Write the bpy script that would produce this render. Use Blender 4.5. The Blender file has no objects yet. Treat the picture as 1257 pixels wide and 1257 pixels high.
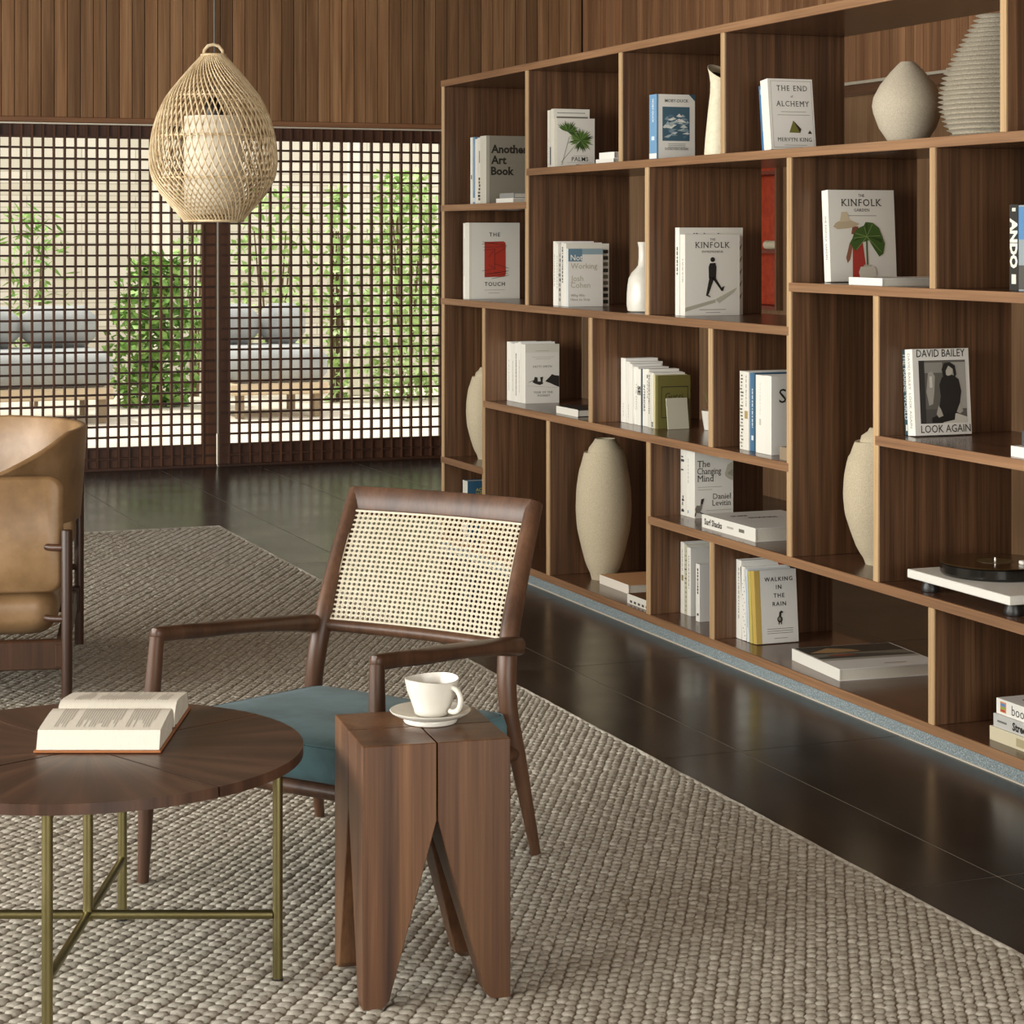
import bpy, bmesh, math, random
import numpy as np
from mathutils import Vector, Matrix

random.seed(7)
rng = np.random.default_rng(7)
SC = bpy.context.scene
COL = SC.collection

# ------------------------------------------------------------------ camera
TH = math.radians(21.2)             # the camera is turned this far to the right of the room's long axis
CT, ST = math.cos(TH), math.sin(TH)
F = 2650.0                          # focal length in pixels of the 1257 frame
PX, PY, HC = 628.5, 288.0, 1.40     # principal point, camera height
cam_d = bpy.data.cameras.new('camera')
cam = bpy.data.objects.new('camera', cam_d)
COL.objects.link(cam)
cam.location = (0, 0, HC)
cam.rotation_euler = (math.pi / 2, 0, -TH)
cam_d.sensor_width = 36
cam_d.lens = F / 1257 * 36
cam_d.shift_y = (PY - 628.5) / 1257
cam_d.clip_start = 0.05
cam_d.clip_end = 200
SC.camera = cam

# ------------------------------------------------------------------ light
SC.view_settings.view_transform = 'Standard'
SC.view_settings.look = 'None'
SC.view_settings.gamma = 1.0
SC.view_settings.use_curve_mapping = False
SC.view_settings.exposure = 0.0

W = bpy.data.worlds.new('sky')
SC.world = W
W.use_nodes = True
W.node_tree.nodes['Background'].inputs[0].default_value = (1.0, 0.98, 0.94, 1)
W.node_tree.nodes['Background'].inputs[1].default_value = 2.1

def area(name, loc, rot, sx, sy, power, color):
    d = bpy.data.lights.new(name, 'AREA')
    d.shape = 'RECTANGLE'
    d.size, d.size_y, d.energy, d.color = sx, sy, power, color
    o = bpy.data.objects.new(name, d)
    COL.objects.link(o)
    o.location, o.rotation_euler = loc, rot
    return o

# daylight entering through the long window on the left; added fill lamp behind the camera
area('window_daylight_left', (-3.9, 4.9, 1.75), (0, math.radians(-90), 0), 2.1, 8.0, 670, (1.0, 0.985, 0.935))
area('fill_light_rear', (1.2, -3.4, 1.7), (math.radians(90), 0, 0), 5.0, 2.4, 300, (1.0, 0.985, 0.935))
sd = bpy.data.lights.new('sun', 'SUN')
sd.energy, sd.angle, sd.color = 3.0, math.radians(2), (1.0, 0.95, 0.86)
so = bpy.data.objects.new('sun', sd)
COL.objects.link(so)
so.rotation_euler = Vector((0.38, -0.22, -0.9)).to_track_quat('-Z', 'Y').to_euler()

# ------------------------------------------------------------------ pixel helpers (a pixel's ray cut with a known plane of the room)
def room(xc, yc):
    return (CT * xc + ST * yc, -ST * xc + CT * yc)
def ray(px):
    t = (px - PX) / F
    return (CT * t + ST, CT - ST * t)
def onx(px, X):
    d = ray(px); yc = X / d[0]
    return X, yc * d[1], yc
def ony(px, Y):
    d = ray(px); yc = Y / d[1]
    return yc * d[0], Y, yc
def zat(py, yc):
    return HC - (py - PY) * yc / F

# ------------------------------------------------------------------ mesh helpers
class MB:
    def __init__(self):
        self.v, self.f = [], []
    def add(self, vs, fs):
        o = len(self.v)
        self.v += [tuple(p) for p in vs]
        self.f += [tuple(i + o for i in q) for q in fs]
        return self
    def box(self, x0, x1, y0, y1, z0, z1):
        vs = [(x, y, z) for z in (z0, z1) for y in (y0, y1) for x in (x0, x1)]
        return self.add(vs, [(0, 2, 3, 1), (4, 5, 7, 6), (0, 1, 5, 4), (2, 6, 7, 3), (0, 4, 6, 2), (1, 3, 7, 5)])
    def cbox(self, x0, x1, y0, y1, z0, z1, b=0.003):
        c = ((x0 + x1) / 2, (y0 + y1) / 2, (z0 + z1) / 2)
        h = ((x1 - x0) / 2, (y1 - y0) / 2, (z1 - z0) / 2)
        vs, idx = [], {}
        for sx in (-1, 1):
            for sy in (-1, 1):
                for sz in (-1, 1):
                    s = (sx, sy, sz)
                    for a in range(3):
                        idx[(s, a)] = len(vs)
                        vs.append(tuple(c[k] + s[k] * (h[k] if k == a else h[k] - b) for k in range(3)))
        fs = []
        for a in range(3):
            k, l = [q for q in range(3) if q != a]
            for s0 in (-1, 1):
                lp = []
                for sk, sl in ((-1, -1), (1, -1), (1, 1), (-1, 1)):
                    s = [0, 0, 0]; s[a], s[k], s[l] = s0, sk, sl
                    lp.append(idx[(tuple(s), a)])
                fs.append(tuple(lp))
            for sk in (-1, 1):
                for sl in (-1, 1):
                    s = [0, 0, 0]; s[k], s[l] = sk, sl
                    s[a] = -1; p = tuple(s); s[a] = 1; q = tuple(s)
                    fs.append((idx[(p, k)], idx[(q, k)], idx[(q, l)], idx[(p, l)]))
        for sx in (-1, 1):
            for sy in (-1, 1):
                for sz in (-1, 1):
                    s = (sx, sy, sz)
                    fs.append(tuple(idx[(s, a)] for a in range(3)))
        return self.add(vs, fs)
    def loft(self, loops, cap=True, closed=False):
        n = len(loops[0]); vs, fs = [], []
        for l in loops: vs += list(l)
        m = len(loops)
        for i in range(m if closed else m - 1):
            j = (i + 1) % m
            for k in range(n):
                k2 = (k + 1) % n
                fs.append((i * n + k, i * n + k2, j * n + k2, j * n + k))
        if cap and not closed:
            fs.append(tuple(range(n))[::-1]); fs.append(tuple((m - 1) * n + k for k in range(n)))
        return self.add(vs, fs)
    def tube(self, path, rad, n=12, cap=True, closed=False):
        P = [Vector(p) for p in path]; m = len(P)
        R = rad if hasattr(rad, '__len__') else [rad] * m
        loops, nrm = [], None
        for i in range(m):
            if closed: t = (P[(i + 1) % m] - P[i - 1]).normalized()
            elif i == 0: t = (P[1] - P[0]).normalized()
            elif i == m - 1: t = (P[-1] - P[-2]).normalized()
            else: t = (P[i + 1] - P[i - 1]).normalized()
            if nrm is None:
                a = Vector((0, 0, 1)) if abs(t.z) < 0.9 else Vector((1, 0, 0))
                nrm = (a - t * a.dot(t)).normalized()
            else:
                nrm = (nrm - t * nrm.dot(t)).normalized()
            b = t.cross(nrm)
            loops.append([P[i] + (nrm * math.cos(2 * math.pi * k / n) + b * math.sin(2 * math.pi * k / n)) * R[i] for k in range(n)])
        return self.loft(loops, cap, closed)
    def lathe(self, prof, n=32, c=(0, 0, 0), fn=None):
        loops = []
        for r, z in prof:
            lp = []
            for k in range(n):
                a = 2 * math.pi * k / n
                p = (c[0] + r * math.cos(a), c[1] + r * math.sin(a), c[2] + z)
                lp.append(fn(p) if fn else p)
            loops.append(lp)
        return self.loft(loops, True)
    def prism(self, poly, ax, d0, d1):
        def p3(p, d):
            q = list(p); q.insert(ax, d); return tuple(q)
        return self.loft([[p3(p, d0) for p in poly], [p3(p, d1) for p in poly]])
    def mesh(self, name, smooth=None, recalc=True):
        me = bpy.data.meshes.new(name)
        me.from_pydata(self.v, [], self.f)
        if recalc:
            bm = bmesh.new(); bm.from_mesh(me)
            bmesh.ops.recalc_face_normals(bm, faces=bm.faces)
            bm.to_mesh(me); bm.free()
        if smooth is not None:
            me.polygons.foreach_set('use_smooth', [True] * len(me.polygons))
            me.set_sharp_from_angle(angle=math.radians(smooth))
        me.update()
        return me
    def build(self, name, mat, parent=None, smooth=None, loc=None, recalc=True):
        return link(name, self.mesh(name, smooth, recalc), mat, parent, loc)

def link(name, me, mat=None, parent=None, loc=None, rot=None):
    o = bpy.data.objects.new(name, me)
    COL.objects.link(o)
    if mat is not None and me is not None and not me.materials: me.materials.append(mat)
    if parent is not None: o.parent = parent
    if loc is not None: o.location = loc
    if rot is not None: o.rotation_euler = rot
    return o

def tag(o, label=None, cat=None, group=None, kind=None):
    if label: o['label'] = label
    if cat: o['category'] = cat
    if group: o['group'] = group
    if kind: o['kind'] = kind
    return o

def thing(name, label, cat, loc=(0, 0, 0), rz=0.0, group=None, kind=None):
    o = bpy.data.objects.new(name, None)
    COL.objects.link(o)
    o.empty_display_size = 0.05
    o.location = loc
    o.rotation_euler = (0, 0, rz)
    return tag(o, label, cat, group, kind)

def struct(name, mb, mat, smooth=None):
    return tag(mb.build(name, mat, None, smooth), kind='structure')

# ------------------------------------------------------------------ materials
def srgb(h):
    h = h.lstrip('#')
    out = []
    for i in (0, 2, 4):
        c = int(h[i:i + 2], 16) / 255
        out.append(c / 12.92 if c <= 0.04045 else ((c + 0.055) / 1.055) ** 2.4)
    return tuple(out)

class NT:
    def __init__(self, name):
        self.m = bpy.data.materials.new(name)
        self.m.use_nodes = True
        self.t = self.m.node_tree
        self.b = self.t.nodes['Principled BSDF']
    def n(self, typ, **kw):
        nd = self.t.nodes.new(typ)
        for k, v in kw.items():
            if k.startswith('i_'):
                key = k[2:]
                nd.inputs[int(key) if key.isdigit() else key].default_value = v
            else: setattr(nd, k, v)
        return nd
    def l(self, a, b):
        self.t.links.new(a, b)
    def set(self, **kw):
        for k, v in kw.items():
            key = k.replace('_', ' ')
            self.b.inputs[key].default_value = v

_plain = {}
def plain(h, rough=0.6, metal=0.0, spec=0.5, name=None):
    key = (h, rough, metal, spec)
    if key in _plain: return _plain[key]
    N = NT(name or ('plain_' + h.lstrip('#')))
    N.set(Base_Color=(*srgb(h), 1), Roughness=rough, Metallic=metal)
    N.b.inputs['Specular IOR Level'].default_value = spec
    _plain[key] = N.m
    return N.m

def coords(N, scale, offset=True):
    tc = N.n('ShaderNodeTexCoord')
    mp = N.n('ShaderNodeMapping')
    mp.inputs['Scale'].default_value = scale
    N.l(tc.outputs['Object'], mp.inputs['Vector'])
    if offset:
        oi = N.n('ShaderNodeObjectInfo')
        mu = N.n('ShaderNodeMath', operation='MULTIPLY', i_1=37.0)
        N.l(oi.outputs['Random'], mu.inputs[0])
        cx = N.n('ShaderNodeCombineXYZ')
        for k in range(3): N.l(mu.outputs[0], cx.inputs[k])
        N.l(cx.outputs[0], mp.inputs['Location'])
    return mp.outputs['Vector']

def ramp(N, src, stops):
    r = N.n('ShaderNodeValToRGB')
    el = r.color_ramp.elements
    while len(el) > 1: el.remove(el[-1])
    el[0].position = stops[0][0]; el[0].color = (*stops[0][1], 1)
    for p, c in stops[1:]:
        e = el.new(p); e.color = (*c, 1)
    N.l(src, r.inputs[0])
    return r.outputs[0]

def mixmul(N, a, b, fac=1.0):
    m = N.n('ShaderNodeMix', data_type='RGBA', blend_type='MULTIPLY')
    m.inputs['Factor'].default_value = fac
    N.l(a, m.inputs['A']); N.l(b, m.inputs['B'])
    return m.outputs['Result']

def bump(N, src, strength=0.2, dist=0.002):
    b = N.n('ShaderNodeBump')
    b.inputs['Strength'].default_value = strength
    b.inputs['Distance'].default_value = dist
    N.l(src, b.inputs['Height'])
    N.l(b.outputs[0], N.b.inputs['Normal'])

def wood(name, dark, mid, light, axis=2, rough=0.5, var=0.25, fine=1.0, spec=0.4, figure=1.0, streak=0.45):
    """streaky veneer; grain runs along the given local axis"""
    N = NT(name)
    sc = [14.0 * figure] * 3; sc[axis] = 0.55
    n1 = N.n('ShaderNodeTexNoise'); n1.inputs['Scale'].default_value = 1.0
    n1.inputs['Detail'].default_value = 6; n1.inputs['Roughness'].default_value = 0.62; n1.inputs['Distortion'].default_value = 0.5
    N.l(coords(N, sc), n1.inputs['Vector'])
    c = ramp(N, n1.outputs['Fac'], [(0.28, srgb(dark)), (0.5, srgb(mid)), (0.74, srgb(light))])
    sc2 = [150.0 * fine] * 3; sc2[axis] = 2.2
    n2 = N.n('ShaderNodeTexNoise'); n2.inputs['Scale'].default_value = 1.0
    n2.inputs['Detail'].default_value = 3; n2.inputs['Roughness'].default_value = 0.6
    N.l(coords(N, sc2), n2.inputs['Vector'])
    s = ramp(N, n2.outputs['Fac'], [(0.33, (0.42,) * 3), (0.6, (1.0,) * 3)])
    c = mixmul(N, c, s, streak)
    oi = N.n('ShaderNodeObjectInfo')
    mr = N.n('ShaderNodeMapRange'); mr.inputs['To Min'].default_value = 1 - var; mr.inputs['To Max'].default_value = 1 + var * 0.7
    N.l(oi.outputs['Random'], mr.inputs['Value'])
    cc = N.n('ShaderNodeCombineColor')
    for k in range(3): N.l(mr.outputs[0], cc.inputs[k])
    c = mixmul(N, c, cc.outputs[0])
    N.l(c, N.b.inputs['Base Color'])
    N.set(Roughness=rough)
    N.b.inputs['Specular IOR Level'].default_value = spec
    bump(N, n2.outputs['Fac'], 0.12, 0.0006)
    return N.m

def noisy(name, stops, scale, rough=0.7, detail=4, bmp=0.0, bdist=0.002, spec=0.4, aniso=(1, 1, 1), lo=0.35, hi=0.65, metal=0.0, nrough=0.6):
    N = NT(name)
    n1 = N.n('ShaderNodeTexNoise')
    n1.inputs['Scale'].default_value = scale; n1.inputs['Detail'].default_value = detail; n1.inputs['Roughness'].default_value = nrough
    N.l(coords(N, aniso), n1.inputs['Vector'])
    k = len(stops)
    c = ramp(N, n1.outputs['Fac'], [(lo + (hi - lo) * i / (k - 1), srgb(s)) for i, s in enumerate(stops)])
    N.l(c, N.b.inputs['Base Color'])
    N.set(Roughness=rough, Metallic=metal)
    N.b.inputs['Specular IOR Level'].default_value = spec
    if bmp: bump(N, n1.outputs['Fac'], bmp, bdist)
    return N.m

M = {}
M['veneer_v'] = wood('walnut_veneer_upright', '#442e1f', '#65462e', '#836043', 2, 0.42, 0.14, figure=2.0, streak=0.8, fine=.8)
M['veneer_h'] = wood('walnut_veneer_flat', '#4a3225', '#624634', '#735640', 1, 0.22, 0.12, spec=0.5)
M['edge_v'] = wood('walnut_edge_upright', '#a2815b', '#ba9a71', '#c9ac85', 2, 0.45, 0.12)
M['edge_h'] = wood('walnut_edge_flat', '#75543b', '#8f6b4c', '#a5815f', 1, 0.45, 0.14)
M['plank'] = wood('wall_plank_wood', '#6c4d32', '#8d6847', '#a8835e', 2, 0.6, 0.34, streak=0.5, spec=0.25)
M['plank_r'] = wood('side_wall_plank_wood', '#744f36', '#946a4a', '#ad8560', 2, 0.6, 0.25, streak=0.5, spec=0.25)
M['walllow'] = wood('side_wall_lower_wood', '#77593f', '#8b6b4d', '#9a7a5a', 2, 0.6, 0.05, spec=0.25)
M['trim'] = wood('trim_wood', '#6d4a30', '#825a3c', '#94694a', 0, 0.55, 0.1)
M['lattice'] = wood('lattice_wood', '#3d2414', '#52311c', '#673f25', 2, 0.5, 0.18)
M['lattice_h'] = wood('lattice_cross_wood', '#2b180e', '#3d2416', '#4c2f1d', 0, 0.5, 0.15)
M['kick'] = wood('lattice_panel_wood', '#3a2316', '#4d2f1e', '#5f3c27', 2, 0.5, 0.15)
M['chairwood'] = wood('armchair_wood', '#36241a', '#4f3626', '#664935', 2, 0.4, 0.05, spec=0.38, streak=0.35)
M['darkwood'] = wood('leather_chair_wood', '#2e1c12', '#402819', '#523422', 2, 0.4, 0.05)
M['stool'] = wood('stool_wood', '#38241a', '#60412c', '#835f40', 2, 0.34, 0.2, spec=0.45, figure=0.9, streak=0.5)
M['trackline'] = plain('#cfc8b6', 0.35, 0.3)
M['cane'] = noisy('cane_weave', ['#c2baa4', '#d0c9b5'], 90, 0.55, bmp=0.3, bdist=0.001)
M['rattan'] = noisy('rattan', ['#b39b75', '#cdb894', '#dac8a6'], 25, 0.5, spec=0.4)
M['teal'] = noisy('teal_velvet', ['#3d575d', '#48676e', '#54757d'], 6, 0.85, detail=6, bmp=0.1, bdist=0.002)
M['teal'].node_tree.nodes['Principled BSDF'].inputs['Sheen Weight'].default_value = 0.06
M['leather'] = noisy('tan_leather', ['#6b5236', '#806443', '#937655'], 5, 0.42, detail=8, bmp=0.12, bdist=0.002, spec=0.5)
M['brass'] = noisy('aged_brass', ['#7d754f', '#8c845e'], 8, 0.38, metal=1.0)
M['stoneware'] = noisy('sand_stoneware', ['#aa9d83', '#b9ad93', '#c6bba2'], 420, 0.9, detail=3, bmp=0.3, bdist=0.0008, spec=0.2)
M['greyclay'] = noisy('grey_clay', ['#a59b89', '#b1a794', '#bbb29f'], 300, 0.9, detail=5, bmp=0.3, bdist=0.0008, spec=0.2)
M['ribclay'] = noisy('ribbed_clay', ['#8f8676', '#a59d8c', '#b5ae9e'], 300, 0.95, bmp=0.3, bdist=0.001, spec=0.15)
M['creamclay'] = noisy('cream_glaze', ['#d8ceb2', '#e3dabf'], 60, 0.55, spec=0.35)
M['ceramic'] = noisy('white_ceramic', ['#cfccc1', '#d9d6cc'], 12, 0.22, spec=0.5)
M['bottle'] = noisy('white_bottle_glaze', ['#d5d1c4', '#e3e0d5'], 12, 0.3, spec=0.5)
M['dark'] = plain('#15110d', 0.7)
M['blackmetal'] = plain('#1d1b18', 0.4)
M['white'] = plain('#e8e6dc', 0.4)
M['page'] = noisy('book_pages', ['#cdc9bb', '#dbd8cc'], 60, 0.85, aniso=(60, 1, 1), spec=0.2)
M['shade'] = plain('#efe8d6', 0.8)

# polished dark stone floor
def stone_floor():
    N = NT('dark_stone_tile')
    v = coords(N, (1, 1, 1))
    n1 = N.n('ShaderNodeTexNoise'); n1.inputs['Scale'].default_value = 260; n1.inputs['Detail'].default_value = 2
    N.l(v, n1.inputs['Vector'])
    n2 = N.n('ShaderNodeTexNoise'); n2.inputs['Scale'].default_value = 3.5; n2.inputs['Detail'].default_value = 5
    N.l(v, n2.inputs['Vector'])
    c1 = ramp(N, n2.outputs['Fac'], [(0.3, srgb('#24221f')), (0.7, srgb('#2e2b27'))])
    c2 = ramp(N, n1.outputs['Fac'], [(0.58, (1, 1, 1)), (0.70, (3.6, 3.5, 3.3))])
    N.l(mixmul(N, c1, c2), N.b.inputs['Base Color'])
    r = ramp(N, n2.outputs['Fac'], [(0.3, (0.19,) * 3), (0.75, (0.27,) * 3)])
    N.l(r, N.b.inputs['Roughness'])
    N.b.inputs['Specular IOR Level'].default_value = 0.33
    return N.m
M['tile'] = stone_floor()
M['grout'] = plain('#a39c8c', 0.8)
M['plinth'] = noisy('speckled_blue_grey_granite', ['#5f6b70', '#7d8a8d', '#a9b2b1'], 240, 0.6, detail=2, lo=0.35, hi=0.7)
M['rugbase'] = plain('#a0998b', 0.95, 0, 0.1)

def wool():
    N = NT('wool_loops')
    n1 = N.n('ShaderNodeTexNoise'); n1.inputs['Scale'].default_value = 55; n1.inputs['Detail'].default_value = 2
    v = coords(N, (1, 1, 1))
    N.l(v, n1.inputs['Vector'])
    c = ramp(N, n1.outputs['Fac'], [(0.3, srgb('#979186')), (0.5, srgb('#aea99d')), (0.7, srgb('#c1bdb1'))])
    n3 = N.n('ShaderNodeTexNoise'); n3.inputs['Scale'].default_value = 2.2; n3.inputs['Detail'].default_value = 3
    N.l(v, n3.inputs['Vector'])
    c = mixmul(N, c, ramp(N, n3.outputs['Fac'], [(0.3, (0.86, 0.85, 0.83)), (0.7, (1.0, 1.0, 1.0))]))
    N.l(c, N.b.inputs['Base Color'])
    n2 = N.n('ShaderNodeTexNoise'); n2.inputs['Scale'].default_value = 900; n2.inputs['Detail'].default_value = 2
    N.l(v, n2.inputs['Vector'])
    bump(N, n2.outputs['Fac'], 0.6, 0.002)
    N.set(Roughness=0.95)
    N.b.inputs['Specular IOR Level'].default_value = 0.1
    return N.m
M['wool'] = wool()

def sunburst():
    N = NT('sunburst_walnut')
    tc = N.n('ShaderNodeTexCoord'); sp = N.n('ShaderNodeSeparateXYZ')
    N.l(tc.outputs['Object'], sp.inputs[0])
    at = N.n('ShaderNodeMath', operation='ARCTAN2')
    N.l(sp.outputs[1], at.inputs[0]); N.l(sp.outputs[0], at.inputs[1])
    ln = N.n('ShaderNodeVectorMath', operation='LENGTH'); N.l(tc.outputs['Object'], ln.inputs[0])
    def polar(ka, kr):
        a = N.n('ShaderNodeMath', operation='MULTIPLY', i_1=ka); N.l(at.outputs[0], a.inputs[0])
        r = N.n('ShaderNodeMath', operation='MULTIPLY', i_1=kr); N.l(ln.outputs['Value'], r.inputs[0])
        c = N.n('ShaderNodeCombineXYZ'); N.l(a.outputs[0], c.inputs[0]); N.l(r.outputs[0], c.inputs[1])
        return c.outputs[0]
    n1 = N.n('ShaderNodeTexNoise'); n1.inputs['Scale'].default_value = 1; n1.inputs['Detail'].default_value = 6; n1.inputs['Distortion'].default_value = 0.4
    N.l(polar(7, 2.5), n1.inputs['Vector'])
    c = ramp(N, n1.outputs['Fac'], [(0.3, srgb('#332219')), (0.5, srgb('#473025')), (0.7, srgb('#5f4433'))])
    n2 = N.n('ShaderNodeTexNoise'); n2.inputs['Scale'].default_value = 1; n2.inputs['Detail'].default_value = 3
    N.l(polar(60, 6), n2.inputs['Vector'])
    c = mixmul(N, c, ramp(N, n2.outputs['Fac'], [(0.33, (0.5,) * 3), (0.6, (1.0,) * 3)]), 0.5)
    N.l(c, N.b.inputs['Base Color'])
    N.set(Roughness=0.36)
    N.b.inputs['Specular IOR Level'].default_value = 0.5
    return N.m
M['sunburst'] = sunburst()

# ------------------------------------------------------------------ the setting
XS, DS = 3.194, 0.45                 # shelf front plane and depth
YFAR, XR = 12.77, 5.432              # far wall (lattice doors) and right wall
ZC = 3.2
XL, YN = -4.0, -3.5                  # left wall and the wall behind the camera

floor = struct('floor', MB().box(XL, XR + 0.2, YN, YFAR + 0.08, -0.12, -0.0006), M['grout'])
TU, TV, U0, V0 = 1.222, 0.60, 4.007, 2.690
RUGX, RUGY = 2.42, 10.08
tile_me = MB().cbox(-TV / 2 + 0.0017, TV / 2 - 0.0017, -TU / 2 + 0.0017, TU / 2 - 0.0017, -0.0005, 0.0004, 0.0002).mesh('floor_tile')
tile_me.materials.append(M['tile'])
for i in range(-7, 5):
    for j in range(-2, 8):
        xa, xb = V0 + i * TV, V0 + (i + 1) * TV
        ya, yb = U0 + j * TU, U0 + (j + 1) * TU
        if xb < RUGX - 0.05 and yb < RUGY - 0.05: continue
        if xa > XR or ya > YFAR: continue
        if xb < 0.8: continue
        if xb > XR + 0.2 or yb > YFAR + 0.08:
            xb2, yb2 = min(xb, XR + 0.19), min(yb, YFAR + 0.07)
            MB().cbox(xa + .0017, xb2 - .0017, ya + .0017, yb2 - .0017, -0.0005, 0.0004, 0.0002).build('floor_tile', M['tile'], floor)
        else:
            link('floor_tile', tile_me, None, floor, ((xa + xb) / 2, (ya + yb) / 2, 0))

struct('ceiling', MB().box(XL, XR + 0.2, YN, YFAR + 0.15, ZC, ZC + 0.15), plain('#7d6650', 0.8))

# far wall above the lattice doors, clad in upright planks
ZT = 2.05
XD0, XD1 = 0.62, XR                  # span of the two lattice doors
wall_far = struct('wall_far', MB().box(XL, XR + 0.2, YFAR + 0.02, YFAR + 0.15, ZT + 0.04, ZC).box(XL, XD0, YFAR + 0.02, YFAR + 0.15, 0, ZT + 0.04), plain('#20140d', 0.8))
PW = 0.0763
pl_me = MB().cbox(-PW / 2 + 0.0020, PW / 2 - 0.0020, -0.008, 0.014, 0, ZC - 2.09 - 0.002, 0.0012).mesh('plank')
pl_me.materials.append(M['plank'])
x = XR - PW / 2
while x > -0.3:
    link('plank', pl_me, None, wall_far, (x, YFAR + 0.004 + random.uniform(-0.0008, 0.0008), 2.09))
    x -= PW
pl2 = MB().cbox(-PW / 2 + 0.0020, PW / 2 - 0.0020, -0.008, 0.014, 0, 2.09 - 0.004, 0.0012).mesh('plank_low')
pl2.materials.append(M['plank'])
x = XD0 - PW / 2
while x > -0.5:
    link('plank', pl2, None, wall_far, (x, YFAR + 0.004, 0.0)); x -= PW
struct('trim_1', MB().cbox(XL, XR, YFAR - 0.022, YFAR + 0.02, 2.058, 2.09, 0.003), M['trim'])
struct('trim_2', MB().box(XL, XR, YFAR - 0.02, YFAR + 0.02, 2.0475, 2.056), M['trackline'])

# right wall behind the bookshelf: planks above a ledge, plain panel below
NY0, NY1, NZ0, NZ1 = 10.10, 10.85, 1.0, 1.9      # red niche in the right wall
wr = MB().box(XR + 0.02, XR + 0.2, YN, YFAR + 0.15, 2.13, ZC)
wr.box(XR + 0.02, XR + 0.2, YN, NY0, 0, 2.13).box(XR + 0.02, XR + 0.2, NY1, YFAR + 0.15, 0, 2.13)
wr.box(XR + 0.02, XR + 0.2, NY0, NY1, 0, NZ0).box(XR + 0.02, XR + 0.2, NY0, NY1, NZ1, 2.13)
wall_right = struct('wall_right', wr, M['walllow'])
pr_me = MB().cbox(-0.008, 0.014, -PW / 2 + 0.0020, PW / 2 - 0.0020, 0, ZC - 2.15 - 0.002, 0.0012).mesh('side_plank')
pr_me.materials.append(M['plank_r'])
y = YFAR - PW / 2 - 0.03
while y > 3.2:
    link('plank', pr_me, None, wall_right, (XR + random.uniform(0.003, 0.006), y, 2.15)); y -= PW
struct('trim_3', MB().cbox(XR - 0.05, XR + 0.02, 1.0, YFAR, 2.135, 2.15, 0.002), M['trackline'])
struct('trim_4', MB().cbox(XR - 0.04, XR + 0.02, 1.0, YFAR, 2.085, 2.135, 0.003), M['veneer_h'])
# red niche
red = noisy('red_lacquer', ['#a63a22', '#c04a2b'], 30, 0.5)
niche = thing('wall_niche', 'red lacquered niche with shelves in the wall behind the bookshelf', 'niche', (XR, (NY0 + NY1) / 2, NZ0))
hy = (NY1 - NY0) / 2; nh = NZ1 - NZ0
MB().box(0.15, 0.17, -hy, hy, 0, nh).build('back_panel', red, niche)
MB().box(-0.02, 0.15, -hy, -hy + 0.02, 0, nh).build('side_panel', M['veneer_v'], niche)
MB().box(-0.02, 0.15, hy - 0.02, hy, 0, nh).build('side_panel', red, niche)
for z in (0.0, 0.30, 0.72):
    MB().box(-0.01, 0.15, -hy + 0.02, hy - 0.02, z, z + 0.02).build('shelf', plain('#7a3320', 0.5), niche)
ob = MB().tube([(XR + 0.05, 10.2, 1.345), (XR + 0.05, 10.34, 1.345)], 0.024, 14).build('scroll', M['creamclay'], None, 60)
tag(ob, 'small cream scroll lying on a shelf of the red niche', 'scroll')

# left wall with its big window opening, rear wall opened for the fill lamp (behind and beside the camera)
wl = MB().box(XL - 0.2, XL, YN, YFAR + 0.15, 0, 0.4).box(XL - 0.2, XL, YN, YFAR + 0.15, 2.9, ZC)
wl.box(XL - 0.2, XL, YN, 0.8, 0.4, 2.9).box(XL - 0.2, XL, 9.0, YFAR + 0.15, 0.4, 2.9)
struct('wall_left', wl, M['walllow'])
wn = MB().box(XL, XR + 0.2, YN - 0.2, YN, 0, 0.5).box(XL, XR + 0.2, YN - 0.2, YN, 2.9, ZC)
wn.box(XL, -1.3, YN - 0.2, YN, 0.5, 2.9).box(3.7, XR + 0.2, YN - 0.2, YN, 0.5, 2.9)
struct('wall_rear', wn, M['walllow'])

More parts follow.
